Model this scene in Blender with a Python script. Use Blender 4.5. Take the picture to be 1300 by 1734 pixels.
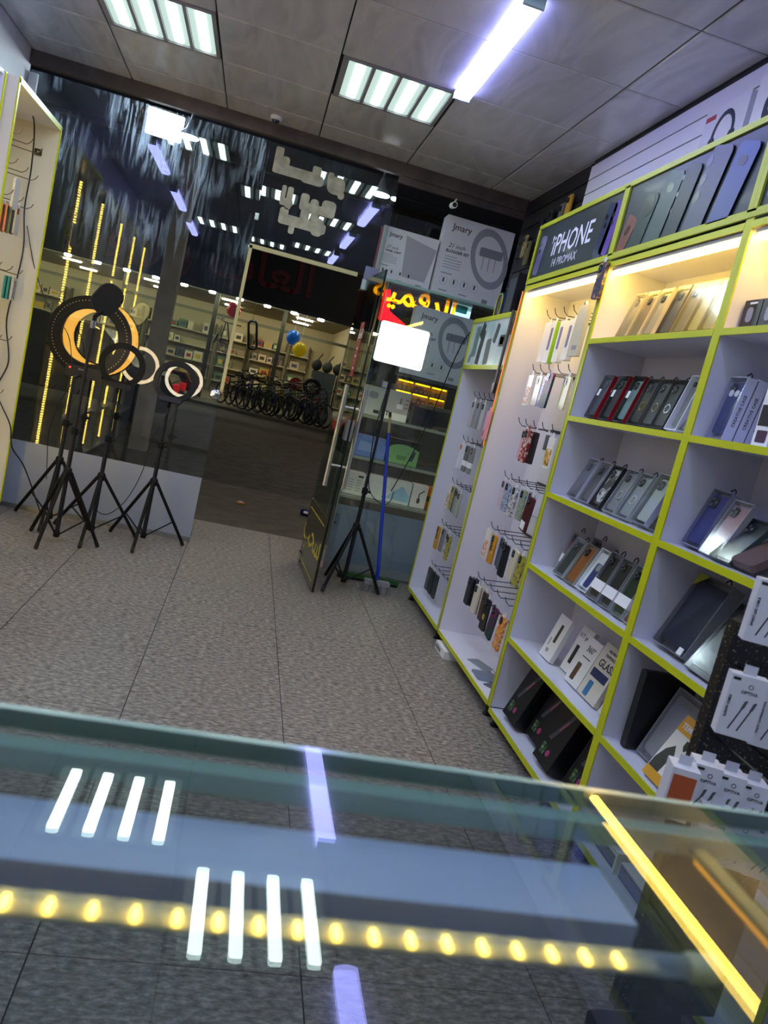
import bpy, math, random
from mathutils import Vector, Matrix, Euler
for o in list(bpy.data.objects): bpy.data.objects.remove(o)
S = bpy.context.scene
COL = S.collection
rnd = random.Random(7)
# ------------------------------------------------------------------ camera
cd = bpy.data.cameras.new('camera'); cam = bpy.data.objects.new('camera', cd); COL.objects.link(cam)
cd.sensor_fit = 'HORIZONTAL'; cd.sensor_width = 36.0; cd.lens = 1297.0/1300.0*36.0
cd.dof.use_dof = True; cd.dof.focus_distance = 4.2; cd.dof.aperture_fstop = 10.0
cd.clip_start = 0.02; cd.clip_end = 200
RC = ((0.9591, -0.1612, 0.2322), (0.2014, -0.1858, -0.9617), (0.1982, 0.9692, -0.1457))   # world -> right, down, forward
M3 = Matrix((RC[0], [-q for q in RC[1]], [-q for q in RC[2]])).transposed()
cam.matrix_world = Matrix.Translation((0, 0, 1.345)) @ M3.to_quaternion().normalized().to_matrix().to_4x4()
S.camera = cam
# ------------------------------------------------------------------ world and exposure
w = bpy.data.worlds.new('night'); S.world = w; w.use_nodes = True
w.node_tree.nodes['Background'].inputs[0].default_value = (0.008, 0.016, 0.045, 1)
w.node_tree.nodes['Background'].inputs[1].default_value = 0.5
S.view_settings.view_transform = 'Standard'; S.view_settings.look = 'None'
S.view_settings.gamma = 1.0; S.view_settings.use_curve_mapping = False
S.view_settings.exposure = 0.5
try:
    S.cycles.use_denoising = True; S.cycles.transparent_max_bounces = 32; S.cycles.max_bounces = 4; S.cycles.diffuse_bounces = 3; S.cycles.glossy_bounces = 3; S.cycles.caustics_reflective = False; S.cycles.caustics_refractive = False
    S.cycles.sample_clamp_indirect = 6.0
except Exception: pass
PANEL_TUBE, PANEL_GLOW, LINEAR_E, WARM_STRIP = 17.0, 0.60, 14.0, 20.0
RING_WARM, RING_COOL, SOFT_PANEL = 9.0, 8.0, 5.0
# ------------------------------------------------------------------ materials
def lin(h):
    if isinstance(h, tuple): return h
    h = h.lstrip('#'); r = [int(h[i:i+2], 16)/255 for i in (0, 2, 4)]
    return tuple(v/12.92 if v <= .04045 else ((v+.055)/1.055)**2.4 for v in r)
MC = {}
def mat(col, rough=.5, metal=0., emit=0., ecol=None, coat=0., spec=.5):
    k = (col, rough, metal, emit, ecol, coat, spec)
    if k in MC: return MC[k]
    m = bpy.data.materials.new('plain_%d' % len(MC)); m.use_nodes = True
    b = m.node_tree.nodes['Principled BSDF']; I = b.inputs
    I['Base Color'].default_value = (*lin(col), 1); I['Roughness'].default_value = rough; I['Metallic'].default_value = metal
    I['Specular IOR Level'].default_value = spec; I['Coat Weight'].default_value = coat; I['Coat Roughness'].default_value = .06
    if emit:
        I['Emission Color'].default_value = (*lin(ecol or col), 1); I['Emission Strength'].default_value = emit
        if emit < 1: m.cycles.emission_sampling = 'NONE'
    MC[k] = m; return m
def nmat(name, cols, scale, rough=.5, stretch=(1, 1, 1), detail=4, bump=0., lo=.35, hi=.65, coat=0., rand=False, metal=0., kind='noise', dist=0., nr=.5):
    """two or more colours mixed by a noise in object space"""
    k = ('n', name)
    if k in MC: return MC[k]
    m = bpy.data.materials.new(name); m.use_nodes = True; t = m.node_tree; N = t.nodes; L = t.links
    b = N['Principled BSDF']; b.inputs['Roughness'].default_value = rough; b.inputs['Coat Weight'].default_value = coat; b.inputs['Metallic'].default_value = metal
    b.inputs['Coat Roughness'].default_value = .08
    tc = N.new('ShaderNodeTexCoord'); mp = N.new('ShaderNodeMapping'); mp.inputs['Scale'].default_value = stretch
    if rand:
        oi = N.new('ShaderNodeObjectInfo'); vm = N.new('ShaderNodeVectorMath'); vm.operation = 'SCALE'; vm.inputs['Scale'].default_value = 37.
        cb = N.new('ShaderNodeCombineXYZ'); L.new(oi.outputs['Random'], cb.inputs[0]); L.new(oi.outputs['Random'], cb.inputs[1]); L.new(cb.outputs[0], vm.inputs[0])
        ad = N.new('ShaderNodeVectorMath'); L.new(tc.outputs['Object'], ad.inputs[0]); L.new(vm.outputs[0], ad.inputs[1]); L.new(ad.outputs[0], mp.inputs[0])
    else: L.new(tc.outputs['Object'], mp.inputs[0])
    if kind == 'vor':
        n = N.new('ShaderNodeTexVoronoi'); n.inputs['Scale'].default_value = scale; out = n.outputs['Color']
    else:
        n = N.new('ShaderNodeTexNoise'); n.inputs['Scale'].default_value = scale; n.inputs['Detail'].default_value = detail; n.inputs['Distortion'].default_value = dist; n.inputs['Roughness'].default_value = nr; out = n.outputs['Fac']
    L.new(mp.outputs[0], n.inputs['Vector'])
    r = N.new('ShaderNodeValToRGB'); e = r.color_ramp.elements
    for i, cc in enumerate(cols):
        p = lo+(hi-lo)*i/(len(cols)-1)
        if i < 2: e[i].position = p; el = e[i]
        else: el = e.new(p)
        el.color = (*lin(cc), 1)
    if kind == 'vor': r.color_ramp.interpolation = 'CONSTANT'
    L.new(out, r.inputs[0]); L.new(r.outputs[0], b.inputs['Base Color'])
    if bump:
        bp = N.new('ShaderNodeBump'); bp.inputs['Strength'].default_value = bump; bp.inputs['Distance'].default_value = .002
        L.new(out if kind != 'vor' else n.outputs['Distance'], bp.inputs['Height']); L.new(bp.outputs[0], b.inputs['Normal'])
    MC[k] = m; return m
def glass(name, tint='#eef6f2', f0=.045, rough=.0, haze=0., streak=None):
    """pane: clear with a Schlick reflection; streak adds dried wash marks"""
    k = ('g', name)
    if k in MC: return MC[k]
    m = bpy.data.materials.new(name); m.use_nodes = True; t = m.node_tree; N = t.nodes; L = t.links; N.clear()
    out = N.new('ShaderNodeOutputMaterial'); tr = N.new('ShaderNodeBsdfTransparent'); tr.inputs[0].default_value = (*lin(tint), 1)
    gl = N.new('ShaderNodeBsdfGlossy'); gl.inputs['Roughness'].default_value = rough
    lw = N.new('ShaderNodeLayerWeight'); lw.inputs[0].default_value = .5
    pw = N.new('ShaderNodeMath'); pw.operation = 'POWER'; L.new(lw.outputs['Facing'], pw.inputs[0]); pw.inputs[1].default_value = 5
    ma = N.new('ShaderNodeMath'); ma.operation = 'MULTIPLY_ADD'; L.new(pw.outputs[0], ma.inputs[0]); ma.inputs[1].default_value = 1-f0; ma.inputs[2].default_value = f0
    mx = N.new('ShaderNodeMixShader'); L.new(ma.outputs[0], mx.inputs[0]); L.new(tr.outputs[0], mx.inputs[1]); L.new(gl.outputs[0], mx.inputs[2])
    res = mx
    if haze or streak:
        df = N.new('ShaderNodeBsdfTranslucent'); df.inputs[0].default_value = (.62, .76, .95, 1)
        d2 = N.new('ShaderNodeBsdfDiffuse'); d2.inputs[0].default_value = (.62, .76, .95, 1)
        dm = N.new('ShaderNodeMixShader'); dm.inputs[0].default_value = .5; L.new(df.outputs[0], dm.inputs[1]); L.new(d2.outputs[0], dm.inputs[2])
        m2 = N.new('ShaderNodeMixShader'); L.new(mx.outputs[0], m2.inputs[1]); L.new(dm.outputs[0], m2.inputs[2]); m2.inputs[0].default_value = haze
        if streak:
            tc = N.new('ShaderNodeTexCoord')
            mp = N.new('ShaderNodeMapping'); mp.inputs['Scale'].default_value = (30, 1, 3.2); mp.inputs['Rotation'].default_value = (0, .25, 0); L.new(tc.outputs['Object'], mp.inputs[0])
            n = N.new('ShaderNodeTexNoise'); n.inputs['Scale'].default_value = 1.; n.inputs['Detail'].default_value = 6; n.inputs['Distortion'].default_value = .9; n.inputs['Roughness'].default_value = .65; L.new(mp.outputs[0], n.inputs['Vector'])
            mr = N.new('ShaderNodeMapRange'); mr.inputs[1].default_value = .47; mr.inputs[2].default_value = .74; L.new(n.outputs['Fac'], mr.inputs[0])
            n2 = N.new('ShaderNodeTexNoise'); n2.inputs['Scale'].default_value = 2.1; n2.inputs['Detail'].default_value = 2; L.new(tc.outputs['Object'], n2.inputs['Vector'])
            mr2 = N.new('ShaderNodeMapRange'); mr2.inputs[1].default_value = .38; mr2.inputs[2].default_value = .60; L.new(n2.outputs['Fac'], mr2.inputs[0])
            sx = N.new('ShaderNodeSeparateXYZ'); L.new(tc.outputs['Object'], sx.inputs[0])
            mr3 = N.new('ShaderNodeMapRange'); mr3.inputs[1].default_value = streak[0]; mr3.inputs[2].default_value = streak[1]; L.new(sx.outputs[2], mr3.inputs[0])
            p1 = N.new('ShaderNodeMath'); p1.operation = 'MULTIPLY'; L.new(mr.outputs[0], p1.inputs[0]); L.new(mr2.outputs[0], p1.inputs[1])
            p2 = N.new('ShaderNodeMath'); p2.operation = 'MULTIPLY'; L.new(p1.outputs[0], p2.inputs[0]); L.new(mr3.outputs[0], p2.inputs[1])
            p3 = N.new('ShaderNodeMath'); p3.operation = 'MULTIPLY_ADD'; L.new(p2.outputs[0], p3.inputs[0]); p3.inputs[1].default_value = streak[2]; p3.inputs[2].default_value = haze
            L.new(p3.outputs[0], m2.inputs[0])
        res = m2
    L.new(res.outputs[0], out.inputs[0]); MC[k] = m; return m
FILM = glass('clear_film', '#f8f9fa', .03, .12)
GLASS = glass('clear_glass', '#f9fcfa')
# ------------------------------------------------------------------ mesh builder
def rrect(w, h, r, n=4, cx=0, cy=0):
    P = []
    for k, (sx, sy) in enumerate(((1, 1), (-1, 1), (-1, -1), (1, -1))):
        for i in range(n+1):
            a = math.pi/2*(k+i/n)
            P.append((cx+sx*(w/2-r)+r*math.cos(a), cy+sy*(h/2-r)+r*math.sin(a)))
    return P
def circ(r, n=16, cx=0, cy=0): return [(cx+r*math.cos(2*math.pi*i/n), cy+r*math.sin(2*math.pi*i/n)) for i in range(n)]
class MB:
    def __init__(s): s.v = []; s.f = []
    def add(s, V, F, M=None):
        o = len(s.v); s.v += [tuple(M @ Vector(p)) if M else tuple(p) for p in V]; s.f += [tuple(i+o for i in f) for f in F]; return s
    def box(s, a, b, M=None):
        x0, y0, z0 = a; x1, y1, z1 = b
        V = [(x, y, z) for x in (x0, x1) for y in (y0, y1) for z in (z0, z1)]
        return s.add(V, [(0, 1, 3, 2), (4, 6, 7, 5), (0, 4, 5, 1), (2, 3, 7, 6), (0, 2, 6, 4), (1, 5, 7, 3)], M)
    def prism(s, P, a, b, ax=1, M=None):
        """outline P in the plane across axis ax (XZ for 1, XY for 2, YZ for 0), from a to b"""
        n = len(P); f = {1: lambda p, t: (p[0], t, p[1]), 2: lambda p, t: (p[0], p[1], t), 0: lambda p, t: (t, p[0], p[1])}[ax]
        V = [f(p, a) for p in P]+[f(p, b) for p in P]
        F = [tuple(range(n)), tuple(range(2*n-1, n-1, -1))]+[(i, n+i, n+(i+1) % n, (i+1) % n) for i in range(n)]
        return s.add(V, F, M)
    def annulus(s, ro, ri, a, b, n=48, cx=0, cz=0, M=None):
        V = []
        for t in (a, b):
            for r in (ro, ri): V += [(cx+r*math.cos(2*math.pi*i/n), t, cz+r*math.sin(2*math.pi*i/n)) for i in range(n)]
        F = []
        for i in range(n):
            j = (i+1) % n
            F += [(i, j, n+j, n+i), (2*n+i, 3*n+i, 3*n+j, 2*n+j), (i, 2*n+i, 2*n+j, j), (n+i, n+j, 3*n+j, 3*n+i)]
        return s.add(V, F, M)
    def tube(s, pts, r, n=8, r1=None, M=None, cap=True):
        pts = [Vector(p) for p in pts]; V = []; F = []; m = len(pts); prev = None
        for k, p in enumerate(pts):
            d = (pts[min(k+1, m-1)]-pts[max(k-1, 0)]).normalized()
            if prev is None:
                u = d.orthogonal().normalized()
            else:
                u = prev-d*prev.dot(d); u = u.normalized() if u.length > 1e-6 else d.orthogonal().normalized()
            prev = u; q = d.cross(u); rr = r if r1 is None else r+(r1-r)*k/(m-1)
            V += [p+(u*math.cos(2*math.pi*i/n)+q*math.sin(2*math.pi*i/n))*rr for i in range(n)]
        for k in range(m-1):
            for i in range(n):
                j = (i+1) % n; F.append((k*n+i, k*n+j, (k+1)*n+j, (k+1)*n+i))
        if cap: F += [tuple(range(n-1, -1, -1)), tuple((m-1)*n+i for i in range(n))]
        return s.add([tuple(p) for p in V], F, M)
    def lathe(s, prof, n=16, M=None):
        """profile of (radius, z) turned about z"""
        V = []; F = []; m = len(prof)
        for r, z in prof: V += [(r*math.cos(2*math.pi*i/n), r*math.sin(2*math.pi*i/n), z) for i in range(n)]
        for k in range(m-1):
            for i in range(n):
                j = (i+1) % n; F.append((k*n+i, k*n+j, (k+1)*n+j, (k+1)*n+i))
        F += [tuple(range(n-1, -1, -1)), tuple((m-1)*n+i for i in range(n))]
        return s.add(V, F, M)
    def ball(s, c, r, n=12, k=8, sc=(1, 1, 1)):
        P = [(max(1e-4, r*math.sin(math.pi*i/k)), -r*math.cos(math.pi*i/k)) for i in range(k+1)]
        return s.lathe(P, n, Matrix.Translation(c) @ Matrix.Diagonal((*sc, 1)))
    def torus(s, c, R, r, n=28, k=8, M=None, flat=1.):
        V = []; F = []
        for i in range(n):
            a = 2*math.pi*i/n
            for j in range(k):
                b = 2*math.pi*j/k; q = R+r*math.cos(b); V.append((c[0]+q*math.cos(a), c[1]+r*flat*math.sin(b), c[2]+q*math.sin(a)))
        for i in range(n):
            for j in range(k): F.append((i*k+j, i*k+(j+1) % k, ((i+1) % n)*k+(j+1) % k, ((i+1) % n)*k+j))
        return s.add(V, F, M)
    def mesh(s, name, m, smooth=False):
        me = bpy.data.meshes.new(name); me.from_pydata(s.v, [], s.f); me.materials.append(m)
        if smooth:
            me.polygons.foreach_set('use_smooth', [True]*len(me.polygons))
            try: me.set_sharp_from_angle(angle=math.radians(42))
            except Exception: pass
        me.update(); return me
    def build(s, name, m, parent=None, smooth=False, loc=None, rot=None):
        return link(name, s.mesh(name, m, smooth), parent, loc, rot)
def link(name, me, parent=None, loc=None, rot=None):
    o = bpy.data.objects.new(name, me); COL.objects.link(o)
    if parent: o.parent = parent
    if loc: o.location = loc
    if rot: o.rotation_euler = rot
    return o
def tag(o, label=None, cat=None, group=None, kind=None):
    if label: o['label'] = label
    if cat: o['category'] = cat
    if group: o['group'] = group
    if kind: o['kind'] = kind
    return o
def thing(name, label, cat, loc=(0, 0, 0), rot=(0, 0, 0), group=None):
    o = bpy.data.objects.new(name, None); COL.objects.link(o); o.location = loc; o.rotation_euler = rot; o.empty_display_size = .05
    return tag(o, label, cat, group)
def struct(name, mb, m, label=None, parent=None):
    o = mb.build(name, m, parent); o['kind'] = 'structure'
    if label: o['label'] = label; o['category'] = name.split('_')[0]
    return o
def bx(name, a, b, m, parent=None): return MB().box(a, b).build(name, m, parent)
TX = {}
def text(s, size, m, parent, loc, rot=(math.pi/2, 0, 0), name='lettering', align='CENTER', sx=1., shear=0., bold=0., depth=.0004):
    k = (s, size, align, shear, bold, m.name)
    if k not in TX:
        cu = bpy.data.curves.new('lettering', 'FONT'); cu.body = s; cu.size = size; cu.align_x = align; cu.align_y = 'CENTER'; cu.resolution_u = 2
        cu.shear = shear; cu.offset = bold; cu.extrude = depth
        o = bpy.data.objects.new('lettering', cu); me = bpy.data.meshes.new_from_object(o); bpy.data.objects.remove(o); bpy.data.curves.remove(cu)
        me.materials.clear(); me.materials.append(m); TX[k] = me
    o = link(name, TX[k], parent, loc, rot); o.scale = (sx, 1, 1); return o
def copy_tree(o, parent=None):
    cpy = o.copy(); COL.objects.link(cpy); cpy.parent = parent
    for ch in o.children: copy_tree(ch, cpy)
    return cpy
PI = math.pi
R90 = -PI/2      # facing the aisle from the right wall
WHITE = mat('#e9eaf0', .35); WHITEP = mat('#f0f0f2', .5); BLACK = mat('#0c0c0e', .4); BLKG = mat('#101115', .22, coat=.3)
DARK = mat('#1b1c20', .55); YEL = mat('#c9cf12', .35); LIME = mat('#b9c22a', .4); CHROME = mat('#c9ccd0', .15, 1.); ALU = mat('#a9adb2', .3, 1.)
GREYP = mat('#8b8d93', .5); RED = mat('#a3101c', .4); INK = mat('#1a1a1c', .6); STEEL = mat('#3a3b3f', .35, .8)
# ------------------------------------------------------------------ the room
CZ = 2.93
m_tile = nmat('ceiling_pvc', ['#aaa9ab', '#c4c3c6', '#b3b1b4'], 2.2, .20, (2.2, .55, 1), 5, lo=.3, hi=.72, rand=True, dist=1.2)
m_floor = nmat('stone_tile', ['#4d4844', '#837c75', '#b3aba1'], 55., .42, (.62, 1.35, 1), 8, .12, .36, .65, rand=True, nr=.68)
m_grout = mat('#4a4744', .8)
ceil = struct('ceiling', MB().box((-1.755, -2.0, 2.945), (1.64, 5.6, 3.0)), mat('#16161a', .8), 'dark grid of glossy grey ceiling tiles')
CX = [-1.755, -1.14, -.525, .095, .72, 1.345, 1.64]; CY = [5.59, 5.27, 4.74, 4.15, 3.53, 2.92, 2.3, 1.7, 1.1, .5, -.1, -.7, -1.3, -1.95]
LAMPS = {(1, 2): 'left pair', (3, 2): 'right', (2, 4): '', (3, 5): '', (1, 8): '', (2, 10): '', (3, 9): ''}
TM = {}
for i in range(6):
    for j in range(13):
        if (i, j) in LAMPS: continue
        wx, wy = CX[i+1]-CX[i]-.007, CY[j]-CY[j+1]-.007; k = (round(wx, 3), round(wy, 3))
        if k not in TM:
            a, b = wx/2, wy/2; e = .006
            V = [(-a, -b, .012), (a, -b, .012), (a, b, .012), (-a, b, .012), (-a, -b, .004), (a, -b, .004), (a, b, .004), (-a, b, .004), (-a+e, -b+e, 0), (a-e, -b+e, 0), (a-e, b-e, 0), (-a+e, b-e, 0)]
            F = [(0, 1, 2, 3), (11, 10, 9, 8)]+[(q, 4+q, 4+(q+1) % 4, (q+1) % 4) for q in range(4)]+[(4+q, 8+q, 8+(q+1) % 4, 4+(q+1) % 4) for q in range(4)]
            TM[k] = MB().add(V, F).mesh('tile', m_tile)
        link('tile', TM[k], ceil, ((CX[i]+CX[i+1])/2, (CY[j]+CY[j+1])/2, CZ))
floor = struct('floor', MB().box((-1.9, -2.0, -.08), (1.75, 6.42, -.006)), m_grout, 'grey speckled stone floor tiles with thin joints')
FX = [-1.755, -1.43, -.825, -.218, .386, .99, 1.594, 1.64]; FY = [-1.95]+[-1.44+.6*k for k in range(13)]+[6.4]
for i in range(7):
    for j in range(len(FY)-1):
        wx, wy = FX[i+1]-FX[i]-.004, FY[j+1]-FY[j]-.0025; k = ('f', round(wx, 3), round(wy, 3))
        if k not in TM: TM[k] = MB().box((-wx/2, -wy/2, -.01), (wx/2, wy/2, 0)).mesh('tile', m_floor)
        link('tile', TM[k], floor, ((FX[i]+FX[i+1])/2, (FY[j]+FY[j+1])/2, 0))
m_wall = mat('#d3d3dc', .55)
struct('wall_right', MB().box((1.645, -2.0, 0), (1.75, 5.6, 3.0)), m_wall, 'white right wall behind the shelving')
struct('wall_left', MB().box((-1.88, -2.0, 0), (-1.757, 5.6, 3.0)), m_wall, 'white left wall above the hook display')
struct('wall_back', MB().box((-1.88, -2.1, 0), (1.75, -2.0, 3.0)), mat('#8f8f99', .6), 'pale wall behind the counter')
# soffit over the shop front
m_sof = nmat('soffit_metal', ['#4a423e', '#5d534e'], 6, .35, lo=.4, hi=.6)
struct('trim_1', MB().box((-1.755, 5.555, 2.845), (1.64, 5.605, 2.945)).box((.69, 5.575, 2.80), (1.64, 5.60, 2.845)), m_sof, 'dark metal beam between ceiling and shop window')
# ceiling lights
m_fr = mat('#8c8c90', .35)
m_glow = mat('#3c4442', .5, emit=PANEL_GLOW, ecol='#d4efe6', spec=.1); m_core = mat('#ffffff', .4, emit=PANEL_TUBE, ecol='#e6fbf4')
lamp0 = thing('panel_light', '', 'ceiling light', group='four-tube ceiling lights')
fr = MB(); fw = .60; d = .583
xs = [-.30, -.272, -.148, -.130, -.006, .012-.003, .135, .153, .275, .30]
edges = [(-.30, -.27), (-.146, -.128), (-.004, .014), (.138, .156), (.28, .30)]
for a, b in edges: fr.box((a, -.283, 0), (b, .283, .02))
fr.box((-.30, -.29, 0), (.30, -.262, .02)); fr.box((-.30, .262, 0), (.30, .29, .02)); fr.box((-.30, -.29, .02), (.30, .29, .03))
fr.build('frame', m_fr, lamp0)
for k, xc in enumerate((-.208, -.066, .076, .218)):
    MB().prism(rrect(.118, .52, .016), .008, .014, 2).build('diffuser', m_glow, lamp0, loc=(xc, 0, 0))
    MB().prism(rrect(.050, .47, .014), .003, .0085, 2).build('tube', m_core, lamp0, loc=(xc+.004, 0, 0))
lab = {(1, 2): 'four-tube ceiling light at the top left of the photo', (3, 2): 'four-tube ceiling light beside the end of the long batten light'}
first = True
for (i, j) in LAMPS:
    o = lamp0 if first else copy_tree(lamp0); first = False
    o.location = ((CX[i]+CX[i+1])/2, (CY[j]+CY[j+1])/2, CZ-.002)
    o['label'] = lab.get((i, j), 'four-tube ceiling light mirrored in glass only, %s' % {(2, 4): 'left one mirrored in the counter top', (3, 5): 'right one mirrored in the counter top', (1, 8): 'left row above the counter', (2, 10): 'rear middle of the shop', (3, 9): 'right row above the counter'}.get((i, j)))
m_lin = mat('#ffffff', .4, emit=LINEAR_E, ecol='#9ea2ff')
first = None
for x in (.73, -1.2):
    for (y0, y1) in ((3.06, 4.13), (1.28, 2.35), (-.5, .57)):
        if x < 0: y0 += .1; y1 += .1
        vis = x > 0 and y0 > 2.5
        if first is None:
            first = thing('batten_light', '', 'ceiling light', group='long LED batten lights')
            MB().prism([(-.030, .032), (.030, .032), (.030, .016), (-.030, .016)], -.53, .53, 1).build('housing', mat('#d9dce6', .4), first)
            MB().prism([(-.044, .018)]+[(-.044*math.cos(PI*q/8), .006-.016*math.sin(PI*q/8)) for q in range(9)]+[(.044, .018)], -.52, .52, 1).build('diffuser', m_lin, first, True)
            for sgn in (-1, 1): MB().box((-.043, min(sgn*.52, sgn*.537), -.010), (.043, max(sgn*.52, sgn*.537), .03)).build('end_cap', mat('#a9c3dd', .25), first)
            o = first
        else: o = copy_tree(first)
        o.location = (x, (y0+y1)/2, CZ-.032)
        o['label'] = 'long white LED batten light running toward the camera on the ceiling' if vis else 'bluish LED batten light mirrored in glass only, %s row, %s' % ('right' if x > 0 else 'left', 'nearest the window' if y0 > 2.5 else ('middle' if y0 > 0 else 'rear'))
# dome camera on the ceiling and bullet camera by the beam
t = thing('dome_camera', 'small round dark-eyed security camera on the ceiling by the window', 'camera', (-.2, 5.42, CZ))
MB().lathe([(.038, 0), (.040, -.012), (.030, -.022)], 20).build('base', WHITEP, t, True)
MB().lathe([(.026, -.018), (.024, -.030), (.014, -.040), (.002, -.043)], 20).build('dome', mat('#1a1d38', .1, coat=1.), t, True)
t = thing('bullet_camera', 'small white bullet camera under the beam above the ring light boxes', 'camera', (1.095, 5.5, 2.735))
MB().tube([(0, -.03, 0), (0, .05, .01)], .022, 14).build('body', WHITEP, t, True); MB().tube([(0, -.034, -.001), (0, -.03, 0)], .016, 12).build('lens', BLKG, t, True)
MB().tube([(0, .03, .015), (.02, .05, .06)], .006, 8).build('bracket', WHITEP, t)
# ------------------------------------------------------------------ shop front glass
GD = glass('dusty_glass', '#f3f9f7', .05, haze=.004, streak=(1.75, 2.65, 1.1))
GT = glass('transom_glass', '#f3f9f7', .055, haze=.004, streak=(-.3, 1.2, .25))
wl = struct('window_1', MB().box((-1.755, 5.586, .03), (-.207, 5.596, 2.82)), GD, 'large dusty shop window left of the doorway')
MB().box((-1.755, 5.583, .03), (-.212, 5.5855, .475)).build('frosted_panel', mat('#9aa4b8', .3), wl)
MB().box((-1.755, 5.575, 0), (-.205, 5.605, .032)).build('bottom_rail', ALU, wl)
MB().box((-.213, 5.582, 1.10), (-.190, 5.600, 2.13)).box((-.213, 5.582, 2.112), (.555, 5.600, 2.140)).build('edge_seal', mat('#b9b182', .5), wl)
MB().box((-.216, 5.580, 2.30), (-.190, 5.602, 2.345)).build('glass_clip', CHROME, wl)
k = MB().lathe([(.004, 0), (.034, .004), (.04, .018), (.034, .032), (.008, .04)], 20, Matrix.Translation((-.235, 5.582, 1.08)) @ Matrix.Rotation(PI/2, 4, 'X')).build('knob', CHROME, wl, True)
MB().box((-1.752, 5.57, 2.35), (-1.70, 5.60, 2.80)).build('mullion', mat('#cfd6dc', .3), wl)
wt = struct('window_2', MB().box((-.35, -.005, -.34), (.55, .005, .34)), GT, 'transom pane over the doorway with sticker backs')
wt.location = (.145, 5.592, 2.475); wt.rotation_euler = (math.radians(.6), 0, 0)
wr = struct('window_3', MB().box((.70, 6.03, .03), (1.64, 6.04, 2.82)), GLASS, 'outer shop window behind the glass display cabinet')
MB().box((.695, 5.60, 2.145), (.703, 6.03, 2.82)).build('side_pane', GLASS, wr)
MB().box((.60, 5.58, 2.09), (.70, 5.60, 2.20)).build('corner_patch', mat('#7d8087', .25, .9), wr)
# vinyl sticker backs on the transom
m_vin = nmat('vinyl_back', ['#8f8c7c', '#b4b1a0'], 14, .6)
def blob(name, label, parts, holes=()):
    b = MB()
    for i, (x0, z0, x1, z1, r) in enumerate(parts):
        b.prism(rrect(x1-x0, z1-z0, r, 4, (x0+x1)/2, (z0+z1)/2), 5.5905+.0002*i, 5.5915+.0003*i, 1)
    o = b.build(name, m_vin); o.data.transform(Matrix.Translation((0, -.012, 0))); return tag(o, label, 'sticker', 'sticker backs on the transom')
blob('vinyl_sticker', 'long pale sticker back highest on the transom glass', [(-.165, 2.64, -.11, 2.80, .012), (-.165, 2.63, .16, 2.70, .015), (.03, 2.62, .19, 2.69, .03), (.10, 2.66, .16, 2.745, .012), (-.12, 2.66, -.06, 2.75, .02)])
blob('vinyl_sticker', 'round pale sticker back beside the hanging lamp', [(.215, 2.60, .34, 2.715, .045), (.21, 2.66, .25, 2.735, .012), (.30, 2.58, .345, 2.63, .02)])
blob('vinyl_sticker', 'small narrow sticker back at the left of the transom middle', [(-.075, 2.44, -.045, 2.57, .012), (-.035, 2.42, .005, 2.57, .015), (-.075, 2.44, .015, 2.49, .02)])
blob('vinyl_sticker', 'wide lumpy sticker back in the middle of the transom', [(.06, 2.44, .31, 2.50, .025), (.06, 2.46, .12, 2.555, .02), (.13, 2.46, .19, 2.535, .025), (.21, 2.46, .31, 2.55, .03), (.15, 2.39, .20, 2.45, .02)])
blob('vinyl_sticker', 'lowest lumpy sticker back just above the doorway', [(-.06, 2.32, .27, 2.39, .02), (-.06, 2.32, .00, 2.43, .02), (.08, 2.34, .14, 2.455, .02), (.17, 2.30, .25, 2.42, .03), (.02, 2.27, .06, 2.34, .015)])
# ------------------------------------------------------------------ open glass door
dr = thing('door_1', 'frameless glass door swung open into the shop', 'door', (.60, 5.585, 0), (0, 0, math.radians(3.2))); dr['kind'] = 'structure'
DG = glass('door_glass', '#eaf4ef', .06)
MB().box((-.005, -.79, .50), (.005, 0, 2.09)).build('pane', DG, dr)
MB().box((-.0055, -.795, .012), (.0055, -.789, 2.09)).build('polished_edge', mat('#0d1a18', .15), dr)
m_br = mat('#5d564a', .18, .55)
MB().box((-.009, -.79, .012), (.009, 0, .50)).build('kick_plate', m_br, dr)
m_yt = mat('#c9b83e', .5)
text('\uFE90\uFEA4\uFEB3', .30, m_yt, dr, (-.0105, -.38, .30), (PI/2, 0, -PI/2), sx=1.1)
for q in range(2): MB().box((-.011, -.72+.0*q, .06+.38*q), (-.0095, -.06, .066+.38*q)).build('gold_line', m_yt, dr)
for sx in (-.062, .062):
    h = MB().tube([(sx, -.69, .70), (sx, -.69, 1.36)], .017, 14).build('pull_handle', CHROME, dr, True)
    for z in (.84, 1.22): MB().tube([(sx, 0-.69, z), (0, -.69, z)], .011, 10).build('standoff', CHROME, h, True)
MB().box((-.022, -.79, 1.02), (.022, -.71, 1.15)).build('lock', mat('#9a9aa2', .3, .7), dr)
st = MB().box((-.0075, -.50, 1.42), (-.0055, -.38, 1.78)).build('red_sticker', mat('#8e1b1f', .5), dr)
text('\uFEAD\uFEC4\uFED3\uFE8D', .085, WHITEP, st, (-.0078, -.44, 1.70), (PI/2, 0, -PI/2)); 
for z in (1.60, 1.55, 1.47): MB().box((-.0082, -.46, z), (-.0074, -.42, z+.012)).build('print_line', WHITEP, st)
for z in (.06, 2.06): MB().box((-.02, -.10, z-.035), (.02, .0, z+.035)).build('hinge', CHROME, dr)
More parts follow.
